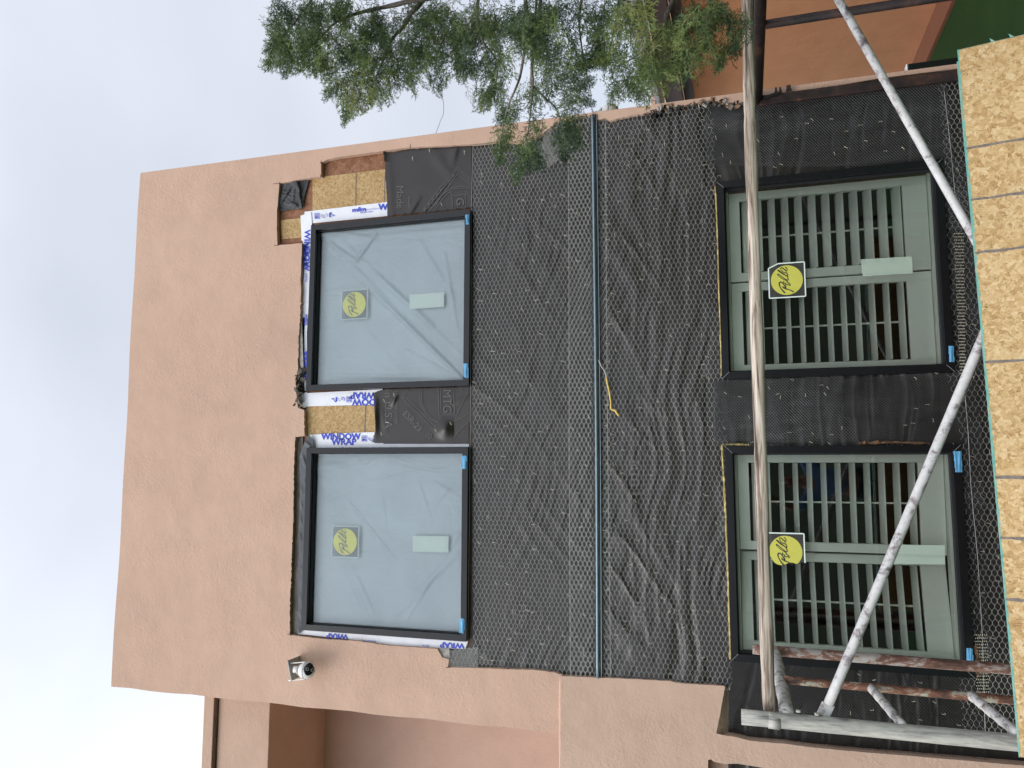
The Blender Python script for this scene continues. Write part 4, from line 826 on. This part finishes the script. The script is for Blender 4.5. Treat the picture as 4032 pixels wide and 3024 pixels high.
# ================================================================== SCAFFOLD
sc = thing('scaffold_frame', (-.85, -.9, GZ), 'mortar stained welded scaffold end frame with rusty rear tubes and splattered rungs', 'scaffold')
YF, YB, YM = -1.22, -.42, -.86
def line3(a, c, y, ext=0.0, y2=None, n_=12):
    A = PY(*a, y); B = PY(*c, y2 if y2 is not None else y); B = B+(B-A)*ext; return [A+(B-A)*i/n_ for i in range(n_+1)]
pf = line3((2919, 2822), (4003, 2925), YF); pf.append(np.array([pf[-1][0], YF, GZ]))
b = MB(); b.tube(pf, .0285, m['grey_tube'], 16, True, .02); po = b.build('post', sc, smooth=True)
b = MB(); c = PY(3036, 2836, YF); b.tube([PY(3026, 2834, YF), PY(3072, 2841, YF)], .0305, m['grey_tube'], 16); b.build('collar', po, smooth=True)
b = MB()
for u, v in ((3144, 2800), (3144, 2864), (3217, 2812)): b.tube([PY(u, v-4, YF), PY(u, v+4, YF)], .0095, m['grey_tube'], 8)
b.build('pin', po)
pb = line3((2963, 2556), (3975, 2635), YB); pb.append(np.array([pb[-1][0], YB, GZ])); b = MB(); b.tube(pb, .0235, m['rust_tube'], 14, True, .03); b.build('post', sc, smooth=True)
pm = line3((3085, 2676), (3990, 2758), YM); pm.append(np.array([pm[-1][0], YM, .5])); b = MB(); b.tube(pm, .0165, m['rust_tube2'], 12, True, .05); b.build('ladder_rail', sc, smooth=True)
for a, c, ya, yc, r in (((3052, 2572), (3100, 2815), YB, YF, .0265), ((3428, 2707), (3556, 2858), YM, YF, .0165), ((3822, 2738), (4010, 2890), YM, YF, .0175)):
    A, B = PY(*a, ya), PY(*c, yc); b = MB(); b.tube([A+(B-A)*i/14 for i in range(15)], [r*(1+.06*math.sin(i*2.1)) for i in range(15)], m['rung'], 12, True, .05); b.build('rung', sc, smooth=True)
bl = []
br1 = thing('cross_brace', PY(3600, 520, -1.16), 'white splashed scaffold brace running down from the top right corner', 'scaffold brace', 'scaffold cross braces')
A, B = PY(3180, -215, -1.15), PY(4060, 1330, -1.15); b = MB(); b.tube([A+(B-A)*i/20 for i in range(21)], .0165, m['white_tube'], 12, True, .02); b.build('tube', br1, smooth=True)
br2 = thing('cross_brace', PY(3600, 2000, -1.19), 'white splashed scaffold brace with a flattened end on the grey post at lower left', 'scaffold brace', 'scaffold cross braces')
A, B = PY(3262, 2772, -1.19), PY(3992, 1040, -1.19); b = MB(); b.tube([A+(B-A)*i/20 for i in range(21)], .0180, m['white_tube'], 12, True, .02); b.build('tube', br2, smooth=True)
b = MB(); E_ = PY(3240, 2818, -1.20); fl = MB(); b.obox((A+E_)/2, [(E_-A)/2*1.05, (0, .004, 0), (.008, 0, .022)], m['white_tube']); b.build('flat_end', br2, bevel=.003)
# wooden guard rail
P = [PY(2942, -160, -1.17), PY(2950, 300, -1.17), PY(2957, 600, -1.17), PY(2986, 1500, -1.17), PY(3004, 2100, -1.17), PY(3028, 2794, -1.165)]
P = smooth_pts(P, 8); b = MB(); b.tube(P, [.0245*(1+.05*math.sin(i*.9)+.03*math.sin(i*2.3)) for i in range(len(P))], m['rail_wood'], 14, True, .035, 3.2)
tag(b.build('guard_rail', smooth=True), 'long weathered wooden rail lying level across the lower windows', 'wooden rail')
# ================================================================== OSB SHEETS
zh = 1.30
def osb_sheet(a, c, off, label, drop):
    A, B = PZ(*a, zh), PZ(*c, zh); ex = (B-A)/np.linalg.norm(B-A); L_ = 2.44 if drop == 0 else np.linalg.norm(B-A)
    dn = -np.array([.006, .244, .97]); dn = dn/np.linalg.norm(dn); nn = np.cross(ex, dn); nn /= np.linalg.norm(nn)
    if nn[1] > 0: nn = -nn                                         # towards the viewer
    A = A+nn*off+dn*drop; h = (zh-drop*.97-GZ-.002)/.97; th = .0115
    q = MB(); c_ = A+ex*L_/2+dn*h/2-nn*th/2; q.obox(c_, [ex*L_/2, dn*h/2, nn*th/2], m['osb']); t = thing('osb_sheet', (c_[0], c_[1], GZ), label, 'board', 'OSB sheets stacked against the scaffold')
    q.build('board', t, bevel=.002); return t, A, ex, dn, nn, L_, h, th
t, A, ex, dn, nn, L_, h, th = osb_sheet((3770, 197), (4014, 2988), 0, 'pale flaky OSB sheet leaning nearest the viewer, ruled with dark lines', 0)
def teal(t, A, ex, dn, nn, L_, h, th):
    q = MB(); rr = random.Random(8); N = 90
    for i in range(N):
        x0_, x1_ = L_*i/N, L_*(i+1)/N+.001; d_ = .0015+rr.uniform(0, .005); o_ = A+nn*.0006
        q.add([o_+ex*x0_-dn*.0006, o_+ex*x1_-dn*.0006, o_+ex*x1_+dn*d_, o_+ex*x0_+dn*(.0015+rr.uniform(0, .004))], [(0, 1, 2, 3)], m['teal'])
    q.add([A-dn*.0006+nn*.0006, A-dn*.0006+ex*L_+nn*.0006, A-dn*.0006+ex*L_-nn*(th+.0006), A-dn*.0006-nn*(th+.0006)], [(0, 1, 2, 3)], m['teal'])
    q.add([A-ex*.0008, A-ex*.0008-nn*th, A-ex*.0008+dn*h-nn*th, A-ex*.0008+dn*h], [(0, 1, 2, 3)], m['teal'])
    for x_ in (.06, .12): q.add([A+ex*0+dn*(x_+.05), A-ex*.018+dn*(x_+.045), A-ex*.001+dn*(x_+.062)], [(0, 1, 2)], m['teal'])
    q.build('painted_edge', t)
teal(t, A, ex, dn, nn, L_, h, th)
q = MB(); rr = random.Random(4)
for inch in (16, 24, 32, 48, 64, 72, 80):
    x = inch*.0254*(L_/2.438); pts = [(x+rr.uniform(-.0015, .0015), k*.03) for k in range(int(h/.03)+1)]
    stroke(q, pts, [.0100+rr.uniform(-.0030, .0030) for _ in pts], m['lumber_mark'], lambda a, d: A+ex*a+dn*d+nn*.0009); q.build('guide_line', t); q = MB()
r2 = osb_sheet((3765, 236), (4010, 2984), -.0145, 'OSB sheet behind the front one, only its teal painted upper edge showing', .002); teal(*r2)
# ================================================================== SECURITY CAMERAS
def sec_cam():
    c = PY(1207, 2640, -.13); t = thing('security_camera', c, 'white round security camera with two aerials on the pink wall left of the upper windows', 'security camera', 'white security cameras')
    r = .050
    def P(u, v, y): return PY(u, v, y)
    q = MB(); a, d = P(1150, 2594, -.10), P(1163, 2672, -.10); q.prism([a+np.array([-.0, -.05, .004]), a+np.array([0, .076, .0]), d+np.array([0, .076, 0]), d+np.array([0, -.05, 0])], [p+np.array([0, 0, -.006]) for p in (a+np.array([-.0, -.05, .004]), a+np.array([0, .076, .0]), d+np.array([0, .076, 0]), d+np.array([0, -.05, 0]))], m['grey_plastic'], caps=(True, True)); q.build('bracket', t, bevel=.002)
    q = MB(); q.tube([c+np.array([0, 0, .083]), c+np.array([0, 0, .07]), c+np.array([0, 0, .045])], [.022, .018, .036], m['white_plastic'], 18); q.build('neck', t, smooth=True)
    def dome(rx, z0, z1, mat, name, cc=c):
        q = MB(); n1, n2 = 14, 24; vs = []
        for i in range(n1+1):
            ph = z0+(z1-z0)*i/n1
            for j in range(n2): th = 2*math.pi*j/n2; vs.append(cc+np.array([rx*math.cos(ph)*math.cos(th), rx*math.cos(ph)*math.sin(th), rx*math.sin(ph)*1.08]))
        q.add(vs, [(i*n2+j, i*n2+(j+1) % n2, (i+1)*n2+(j+1) % n2, (i+1)*n2+j) for i in range(n1) for j in range(n2)], mat); return q.build(name, t, smooth=True)
    dome(r, -1.5, 1.5, m['white_plastic'], 'housing'); dome(r*1.025, -.03, .05, m['grey_plastic'], 'seam')
    vw = np.array([.30, -.62, -.72]); vw /= np.linalg.norm(vw); ax1 = np.cross(vw, [0, 0, 1]); ax1 /= np.linalg.norm(ax1); ax2 = np.cross(ax1, vw); lo = c+np.array([0, 0, -.004])
    q = MB(); N = 26; vs = [lo+vw*r*1.035]
    for k, f in enumerate((.35, .7, 1.0)):
        for j in range(N):
            th = 2*math.pi*j/N; e = .78*(1+.22*math.cos(th-2.3)); a1, a2 = f*e*1.18*math.cos(th), f*e*.92*math.sin(th); d_ = vw+ax1*math.tan(a1*.9)+ax2*math.tan(a2*.9); d_ /= np.linalg.norm(d_); vs.append(lo+d_*r*1.035*np.array([1, 1, 1.05]))
    fs = [(0, 1+j, 1+(j+1) % N) for j in range(N)]+[(1+k*N+j, 1+(k+1)*N+j, 1+(k+1)*N+(j+1) % N, 1+k*N+(j+1) % N) for k in range(2) for j in range(N)]
    q.add(vs, fs, m['black_gloss']); q.build('face_panel', t, smooth=True)
    for s_ in (-.30, .30):
        d_ = vw+ax2*s_; d_ /= np.linalg.norm(d_); o_ = lo+d_*r*1.03; q = MB()
        q.tube([o_, o_+d_*.004], .0098, m['grey_plastic'], 18); q.tube([o_+d_*.0035, o_+d_*.0048], .0065, m['lens'], 16); q.build('lens', t)
    for s_, tip in ((1, (1140, 2612)), (-1, (1136, 2680))):
        a_ = c+np.array([s_*.050, .0, .004]); b_ = PY(*tip, -.13); q = MB(); q.tube([a_, a_+(b_-a_)*.15, b_], [.0055, .0038, .0032], m['white_plastic'], 8); q.build('aerial', t, smooth=True)
    return t, c
t0, c0 = sec_cam()
t1 = t0.copy(); COL.objects.link(t1); c1 = PX(2396, 434, 2.20); t1.location = (c1[0], c1[1]+.03, c1[2]); t1.rotation_euler = (0, 0, R_(75))
t1['label'] = 'white security camera peeking out past the right edge of the pink house'
for ch_ in list(t0.children):
    k = ch_.copy(); COL.objects.link(k); k.parent = t1; k.matrix_parent_inverse = ch_.matrix_parent_inverse.copy()
# ================================================================== WIRES AND CORDS
def cord(px, r, mat, name, label, cat, depth=None, smoothn=6):
    P = smooth_pts([PY(u, v, y) for u, v, y in px], smoothn); q = MB(); q.tube(P, r, mat, 6); tag(q.build(name, smooth=True), label, cat)
Zc = lambda p: zm(1000, 0, .4521, p)
cord([(u, v, -.01) for u, v in Zc([(1578, 1170), (1600, 1120), (1625, 1050), (1650, 990), (1652, 920), (1645, 870), (1620, 845), (1592, 842), (1585, 822), (1600, 800), (1625, 805), (1628, 835), (1605, 800), (1608, 765)])], .0017, m['cable'], 'loose_wire', 'thin loose wire curling up against the sky from the pink house edge', 'wire')
Zv = lambda p: zm(1800, 0, .4521, p)
cord([(u, v, 2.5) for u, v in Zv([(1032, 690), (1070, 840), (1112, 995)])], .0022, m['cable'], 'guy_wire', 'straight thin wire crossing the sky right of the zinc strip end', 'wire')
cord([(u, v, 2.5) for u, v in Zv([(340, 840), (402, 960)])]+[(2020, 470, 2.5)], .0022, m['cable'], 'guy_wire', 'short thin wire seen in the sky under the tree, left of the big limb', 'wire')
cord([(u, v, 3.0) for u, v in Zv([(1645, 800), (1665, 840), (1700, 868), (1740, 884)])], .0045, m['cable'], 'service_cable', 'dark cable sagging between the juniper and the brown eaves', 'cable')
Zy = lambda p: zm(2250, 1350, .211, p)
P = smooth_pts([PY(u, v, -.034-.006*math.sin(i)) for i, (u, v) in enumerate(Zy([(505, 330), (535, 380), (555, 440), (600, 500), (625, 560), (650, 640), (672, 760), (700, 880), (722, 1010), (735, 1130), (738, 1220), (762, 1250), (815, 1262), (845, 1310), (885, 1358)]))], 4)
q = MB(); nP = len(P); q.tube(P[:int(nP*.37)], .0022, m['white_plastic'], 6); q.tube(P[int(nP*.36):], [.0048 if i < 26 else .0058 for i in range(nP-int(nP*.36))], m['yellow_cord'], 8, True, .12); tag(q.build('foam_cord', smooth=True), 'yellow cord with a bare white end dangling on the netting below the zinc strip', 'cord')
# ================================================================== JUNIPER TREE
tree = thing('juniper_tree', (4.0, -1.6, GZ), 'juniper tree reaching in from the right with drooping green sprays over the house edge', 'tree')
q = MB(); tp_ = smooth_pts([(4.0, -1.6, GZ-.1), (3.95, -1.6, 1.2), (4.05, -1.5, 2.6), (3.9, -1.4, 4.2), (3.8, -1.3, 5.6)], 6); q.tube(tp_, [.17-.12*i/len(tp_) for i in range(len(tp_))], m['bark'], 12, True, .08); q.build('trunk', tree, smooth=True)
limbs = [([(1250, -700), (1450, -300), (1800, -60), (1590, 10), (1480, 35), (1400, 55), (1320, 90), (1250, 160), (1180, 220)], 3.3, .013), ([(1850, -500), (1760, -150), (1660, 5), (1620, 50), (1585, 110), (1540, 160), (1500, 260), (1450, 370)], 3.3, .014),
         ([(2150, -500), (2090, -200), (2070, 0), (2080, 90), (2068, 180), (2050, 290), (2030, 350), (2000, 420), (1975, 520), (1965, 600)], 3.05, .010), ([(2120, 100), (2095, 250), (2098, 330), (2090, 430), (2078, 520), (2050, 640)], 3.0, .007),
         ([(2700, -500), (2680, -150), (2650, 0), (2628, 50), (2615, 110), (2580, 150), (2545, 190), (2490, 230), (2420, 265)], 2.9, .012), ([(2480, -400), (2450, -100), (2430, 60), (2400, 200), (2380, 300)], 3.1, .008),
         ([(1950, -400), (1900, -100), (1880, 40), (1900, 160), (1960, 250), (1940, 380)], 3.25, .010), ([(2090, 330), (2140, 380), (2190, 430), (2220, 520), (2225, 600)], 3.0, .005), ([(2850, -500), (2800, -100), (2790, 40), (2760, 180), (2700, 300)], 2.85, .009),
         ([(2350, -300), (2300, -50), (2280, 80), (2300, 240), (2330, 380)], 3.1, .007), ([(1300, -300), (1250, -50), (1180, 60), (1110, 160)], 3.35, .008)]
for px, dd, r in limbs:
    P = smooth_pts([PD(u, v, dd+.05*math.sin(i*1.7)) for i, (u, v) in enumerate(px)], 5); q = MB(); q.tube(P, [max(.0012, r*(1-.88*i/len(P))) for i in range(len(P))], m['bark'], 8, True, .12)
    st0 = P[0]; q.tube(smooth_pts([np.array([4.0, -1.5, min(5.2, st0[2]-.2)]), (st0+np.array([4.0, -1.5, st0[2]-.1]))/2, st0], 5), [r*1.6, r*1.5, r*1.4, r*1.3, r*1.2, r*1.15, r*1.1, r*1.1, r*1.05, r, r], m['bark'], 8); q.build('limb', tree, smooth=True)
# spray variants: a twig with alternating branchlets of small scale leaves, lying along +x
def spray(rs):
    V = []; F = []; T = []
    def leaf(p, d, n, L_, w):
        a = np.cross(d, n); a /= np.linalg.norm(a)+1e-9; o = len(V)
        V.extend([p-a*w*.5, p+d*L_*.55-a*w*.62, p+d*L_, p+d*L_*.55+a*w*.62, p+a*w*.5][:4] if False else [p-a*w*.35, p+a*w*.35, p+d*L_+a*w*.2, p+d*L_-a*w*.2]); F.append((o, o+1, o+2, o+3))
    def twig(p, d, L_, lev):
        k = max(3, int(L_/.0105)); n0 = np.array([0, 0, 1.0])+np.array([rs.uniform(-.6, .6) for _ in range(3)])
        q = p.copy()
        for i in range(k):
            t = i/k; d = d+np.array([rs.uniform(-.10, .10), rs.uniform(-.10, .10), rs.uniform(-.10, .10)]); d /= np.linalg.norm(d)
            leaf(q, d, n0, L_/k*1.25, .0030 if lev else .0024)
            sgn = 1 if i % 2 else -1; sd_ = np.cross(d, n0); sd_ /= np.linalg.norm(sd_); sd_ = sd_*sgn+np.array([rs.uniform(-.3, .3)]*3)*.6
            bd = d*.85+sd_*.75; bd /= np.linalg.norm(bd)
            if lev < 2 and i > 0 and L_ > .02: twig(q, bd, L_*(.50-.28*t)*rs.uniform(.7, 1.2), lev+1)
            else: leaf(q, bd, n0, .0100*rs.uniform(.7, 1.3), .0026)
            q = q+d*L_/k
    twig(np.zeros(3), np.array([1.0, 0, 0]), .095, 0); return np.array(V), np.array(F)
rs = random.Random(99); SPR = [spray(rs) for _ in range(7)]
blobs = [(1120, 120, 75, 120, .9), (1090, 200, 35, 60, .7), (1180, 230, 90, 60, 1), (1230, 120, 90, 130, 1.1), (1330, 60, 110, 80, 1), (1300, 200, 70, 70, .6), (1400, 210, 90, 110, 1.1), (1350, 330, 60, 60, .8), (1385, 390, 40, 65, .7), (1480, 130, 100, 120, 1.1), (1480, 300, 75, 90, 1), (1500, 370, 25, 45, .5), (1590, 210, 90, 110, 1.2),
         (1680, 90, 110, 110, 1.1), (1700, 210, 70, 75, .9), (1740, 290, 28, 60, .5), (1800, 120, 100, 110, 1.2), (1830, 240, 60, 60, .8), (1930, 90, 90, 100, 1.2), (1960, 230, 70, 90, 1.0), (1950, 340, 45, 65, .9), (1900, 370, 30, 45, .5), (1985, 390, 30, 40, .5), (2060, 80, 60, 100, 1.2), (2100, 130, 75, 110, 1.3), (2180, 70, 90, 80, 1.1), (2150, 220, 80, 60, .8),
         (2230, 200, 90, 60, .45), (2150, 290, 80, 40, .5), (2220, 290, 80, 45, .5), (2080, 390, 50, 60, .5), (2010, 450, 40, 55, .7), (1985, 520, 35, 50, .9), (1965, 590, 22, 45, .8), (2160, 360, 70, 50, .5), (2210, 410, 60, 60, .55), (2270, 370, 50, 40, .5), (2110, 480, 40, 50, .6), (2090, 560, 42, 45, 1.0), (2060, 620, 30, 42, .9), (2040, 680, 12, 30, .7), (2110, 600, 20, 30, .7),
         (2230, 480, 40, 50, .9), (2240, 545, 32, 45, .9), (2222, 600, 10, 28, .7), (2270, 540, 20, 25, .6), (2310, 60, 50, 80, .9), (2350, 150, 35, 90, .7), (2380, 80, 50, 90, .8), (2450, 60, 60, 80, 1), (2540, 50, 70, 60, 1), (2500, 140, 60, 45, .7), (2430, 230, 60, 50, .6), (2480, 290, 70, 60, .8), (2420, 340, 25, 40, .5), (2560, 250, 70, 80, 1.0), (2540, 340, 40, 40, .7), (2650, 170, 80, 90, 1.3),
         (2640, 280, 50, 50, .9), (2740, 110, 90, 90, 1.2), (2730, 190, 50, 50, .9), (2830, 60, 80, 70, 1.1), (2880, 130, 60, 50, .9), (2860, 190, 40, 35, .7), (2835, 235, 18, 30, .6), (2920, 90, 40, 60, .7), (1330, -120, 300, 90, .6), (1900, -120, 400, 90, .6), (2600, -120, 350, 90, .6)]+[(u_, v_, 190, 130, .45) for v_ in (-230, -400, -580) for u_ in (1300, 1600, 1900, 2200, 2500, 2800)]
VV = []; FF = []; nv = 0; rs = random.Random(5)
def put(p, d, k):
    global nv
    up = np.array([rs.gauss(0, 1) for _ in range(3)]); s_ = np.cross(d, up); s_ /= np.linalg.norm(s_); w_ = np.cross(s_, d)
    V, F = SPR[rs.randrange(7)]; VV.append((p+k*(V[:, :1]*d+V[:, 1:2]*s_+V[:, 2:]*w_)-d*.045*k)); FF.append(F+nv); nv += len(V)
TIPS = [(1110, 150, 1045, 195), (1130, 210, 1042, 262), (1170, 240, 1120, 300), (1250, 220, 1238, 290), (1290, 240, 1290, 300), (1340, 320, 1285, 385), (1370, 380, 1355, 490), (1400, 390, 1430, 430), (1440, 340, 1465, 405), (1485, 340, 1498, 420), (1560, 300, 1560, 345), (1620, 290, 1628, 350), (1680, 260, 1690, 320), (1740, 300, 1738, 368),
        (1800, 230, 1830, 320), (1860, 240, 1870, 300), (1895, 340, 1895, 420), (1935, 350, 1925, 425), (1975, 400, 1972, 440), (2010, 440, 1960, 465), (1970, 560, 1955, 645), (2050, 640, 2037, 712), (2100, 600, 2130, 650), (2225, 560, 2222, 632), (2260, 520, 2290, 570), (2270, 470, 2280, 430), (2250, 360, 2330, 410), (2200, 280, 2370, 245),
        (2250, 240, 2390, 250), (2230, 330, 2330, 310), (2430, 330, 2405, 400), (2480, 330, 2525, 375), (2350, 150, 2370, 260), (2440, 200, 2360, 250), (2540, 340, 2520, 380), (2600, 330, 2620, 365), (2680, 260, 2670, 310), (2770, 170, 2815, 205), (2850, 190, 2822, 268), (2900, 140, 2905, 200), (1130, 60, 1085, 20), (1480, 40, 1470, 90)]
for a0_, b0_, a1_, b1_ in TIPS:
    dd = (2.85 if a0_ > 2400 else 3.0 if a0_ > 1980 else 3.3)+rs.gauss(0, .05); L_ = math.hypot(a1_-a0_, b1_-b0_); nn_ = max(5, int(L_/7)); A_ = PD(a0_, b0_, dd); B_ = PD(a1_, b1_, dd-.03); dv = (B_-A_)/np.linalg.norm(B_-A_)
    for i in range(nn_):
        t_ = i/(nn_-1); j_ = np.array([rs.gauss(0, 1) for _ in range(3)])*.022*(1-t_); d = dv+np.array([rs.gauss(0, .35) for _ in range(3)])*(1-.7*t_); d /= np.linalg.norm(d); put(A_+(B_-A_)*t_*.92+j_, d, rs.uniform(.8, 1.0)*(1.15-.6*t_))
for (bu, bv, ru, rv, den) in blobs:
    N = int(ru*rv*den/(178 if bu < 2580 else 240))
    for _ in range(N):
        while True:
            a, c = rs.gauss(0, .48), rs.gauss(0, .48)
            if a*a+c*c < 1.05: break
        u, v = bu+a*ru, bv+c*rv; dd = (2.85 if u > 2400 else 3.0 if u > 1980 else 3.3)+rs.gauss(0, .13)
        if -60 < v < 0 and rs.random() < .5: continue
        p = PD(u, v, dd); ang = rs.gauss(0, .55)-.1*(a); tgt = PD(u+70*math.sin(ang), v+70*math.cos(ang), dd+rs.gauss(0, .03)); d = tgt-p; d /= np.linalg.norm(d)
        up = np.array([rs.gauss(0, 1) for _ in range(3)]); s_ = np.cross(d, up); s_ /= np.linalg.norm(s_); w_ = np.cross(s_, d)
        V, F = SPR[rs.randrange(7)]; k = rs.uniform(.6, 1.3)
        VV.append((p+k*(V[:, :1]*d+V[:, 1:2]*s_+V[:, 2:]*w_)-d*.045*k)); FF.append(F+nv); nv += len(V)
raw_mesh('foliage', np.concatenate(VV), np.concatenate(FF), m['leaf'], tree)
print('leaf quads', sum(map(len, FF)), 'sprays', len(FF))
# berries
q = MB(); rs = random.Random(17)
for _ in range(90):
    bu, bv, ru, rv, den = rs.choice(blobs[20:62]); p = PD(bu+rs.gauss(0, .5)*ru, bv+rs.gauss(0, .5)*rv, 2.8 if bu > 2400 else 2.95); r = .0035
    q.add([p+np.array(o)*r for o in ((1, 0, 0), (-1, 0, 0), (0, 1, 0), (0, -1, 0), (0, 0, 1), (0, 0, -1))], [(0, 2, 4), (2, 1, 4), (1, 3, 4), (3, 0, 4), (2, 0, 5), (1, 2, 5), (3, 1, 5), (0, 3, 5)], m['berry'] if 'berry' in m else m.setdefault('berry', simple('blue_green_berry', (0.22, 0.34, 0.28), .5)))
bo = q.build('berries', tree); bo['kind'] = 'stuff'
# ================================================================== THE PHOTOGRAPHER (seen mirrored in the lower left window)
ph = thing('person', (-.14, -4.93, GZ), 'person in a blue shirt holding a phone overhead, mirrored in the lower left window', 'person')
def skin_obj(name, nodes, edges, mat, parent, sub=2):
    me = bpy.data.meshes.new(name); me.from_pydata([n_[:3] for n_ in nodes], edges, []); me.materials.append(mat); o = bpy.data.objects.new(name, me); link(o, parent)
    md = o.modifiers.new('skin', 'SKIN'); md.use_smooth_shade = True; sv = me.skin_vertices
    if not sv: me.attributes
    for i, n_ in enumerate(nodes):
        r = n_[3] if isinstance(n_[3], tuple) else (n_[3], n_[3]); me.skin_vertices[0].data[i].radius = r
    me.skin_vertices[0].data[0].use_root = True
    s_ = o.modifiers.new('sub', 'SUBSURF'); s_.levels = sub; s_.render_levels = sub; return o
def mk_skin(name, nodes, edges, mat, parent, sub=2):
    me = bpy.data.meshes.new(name); me.from_pydata([n_[:3] for n_ in nodes], edges, []); me.materials.append(mat); o = bpy.data.objects.new(name, me); link(o, parent)
    o.modifiers.new('skin', 'SKIN').use_smooth_shade = True
    if not me.skin_vertices: raise RuntimeError('no skin layer')
    for i, n_ in enumerate(nodes):
        r = n_[3] if isinstance(n_[3], tuple) else (n_[3], n_[3]); me.skin_vertices[0].data[i].radius = r
    me.skin_vertices[0].data[0].use_root = True
    s_ = o.modifiers.new('sub', 'SUBSURF'); s_.levels = sub; s_.render_levels = sub; return o
X, Y, Zg = -.14, -4.93, GZ
nd = [(X, Y, Zg+.90, (.13, .10)), (X, Y, Zg+1.08, (.125, .09)), (X, Y, Zg+1.24, (.145, .10)), (X, Y, Zg+1.33, (.10, .075)), (X, Y+.01, Zg+1.41, .052), (X, Y+.03, Zg+1.47, (.066, .075)), (X, Y+.03, Zg+1.54, (.072, .085)), (X, Y+.02, Zg+1.60, (.058, .07)),
      (X-.17, Y, Zg+1.31, .055), (X-.30, Y+.12, Zg+1.48, .044), (X-.17, Y+.34, Zg+1.74, .034), (X-.05, Y+.46, Zg+1.90, .026),
      (X+.17, Y, Zg+1.31, .055), (X+.42, Y+.12, Zg+1.48, .044), (X+.38, Y+.34, Zg+1.74, .034), (X+.29, Y+.46, Zg+1.90, .026),
      (X-.09, Y, Zg+.82, .085), (X-.10, Y+.01, Zg+.46, .058), (X-.10, Y, Zg+.09, .040), (X-.11, Y+.14, Zg+.035, .034), (X+.09, Y, Zg+.82, .085), (X+.10, Y+.01, Zg+.46, .058), (X+.10, Y, Zg+.09, .040), (X+.11, Y+.14, Zg+.035, .034),
      (X, Y+.125, Zg+1.535, .012)]
ed = [(0, 1), (1, 2), (2, 3), (3, 4), (4, 5), (5, 6), (6, 7), (2, 8), (8, 9), (9, 10), (10, 11), (2, 12), (12, 13), (13, 14), (14, 15), (0, 16), (16, 17), (17, 18), (18, 19), (0, 20), (20, 21), (21, 22), (22, 23), (6, 24)]
phx, phy, phz = .0, -4.425, 2.10
for s_, w_ in ((-1, 11), (1, 15)):                                # hands: palm, four curled fingers and a thumb closing on the phone
    wp_ = np.array(nd[w_][:3]); pc = np.array([phx+s_*.105, phy-.025, phz-.045]); i0 = len(nd); nd.append((*pc, (.026, .014))); ed.append((w_, i0))
    for k in range(4):
        z_ = phz-.035+.022*k; a_ = np.array([phx+s_*.098, phy-.012, z_]); ln = (.9, 1.0, 1.05, .85)[k]
        i1 = len(nd); nd += [(*a_, .0095), (phx+s_*.082, phy+.004-.012, z_+.002, .0085), (phx+s_*(.082-.030*ln), phy-.020, z_+.003, .0075)]; ed += [(i0, i1), (i1, i1+1), (i1+1, i1+2)]
    i1 = len(nd); nd += [(phx+s_*.095, phy-.030, phz-.055, .011), (phx+s_*.070, phy-.032, phz-.035, .0095)]; ed += [(i0, i1), (i1, i1+1)]
body = mk_skin('body', nd, ed, m['skin'], ph)
sn = [(X, Y, Zg+.84, (.155, .12)), (X, Y, Zg+1.08, (.15, .11)), (X, Y, Zg+1.24, (.165, .118)), (X, Y, Zg+1.34, (.115, .09)), (X-.18, Y, Zg+1.31, .075), (X-.29, Y+.11, Zg+1.46, .066), (X+.18, Y, Zg+1.31, .075), (X+.40, Y+.11, Zg+1.46, .066)]
mk_skin('shirt', sn, [(0, 1), (1, 2), (2, 3), (2, 4), (4, 5), (2, 6), (6, 7)], m['blue_cloth'], ph)
mk_skin('trousers', [(X, Y, Zg+.90, (.145, .115)), (X-.09, Y, Zg+.80, .10), (X-.10, Y+.01, Zg+.46, .075), (X-.10, Y, Zg+.10, .062), (X+.09, Y, Zg+.80, .10), (X+.10, Y+.01, Zg+.46, .075), (X+.10, Y, Zg+.10, .062)], [(0, 1), (1, 2), (2, 3), (0, 4), (4, 5), (5, 6)], m['jeans'], ph)
mk_skin('hair', [(X, Y-.03, Zg+1.50, (.066, .055)), (X, Y-.025, Zg+1.58, (.078, .078)), (X, Y-.0, Zg+1.635, (.06, .065))], [(0, 1), (1, 2)], m['hair'], ph)
q = MB()
for s_ in (-1, 1): q.obox((X+s_*.030, Y+.098, Zg+1.555), [(.012, 0, 0), (0, .006, 0), (0, 0, .005)], m['hair'])
q.obox((X, Y+.100, Zg+1.490), [(.022, 0, 0), (0, .005, 0), (0, 0, .004)], m['rust_tube2']); q.build('face_features', ph, bevel=.003)
q = MB(); q.box((phx-.074, phy-.004, phz-.036), (phx+.074, phy+.004, phz+.036), m['black_gloss']); tag(q.build('phone', bevel=.004), 'black phone held up in both hands of the person', 'phone')
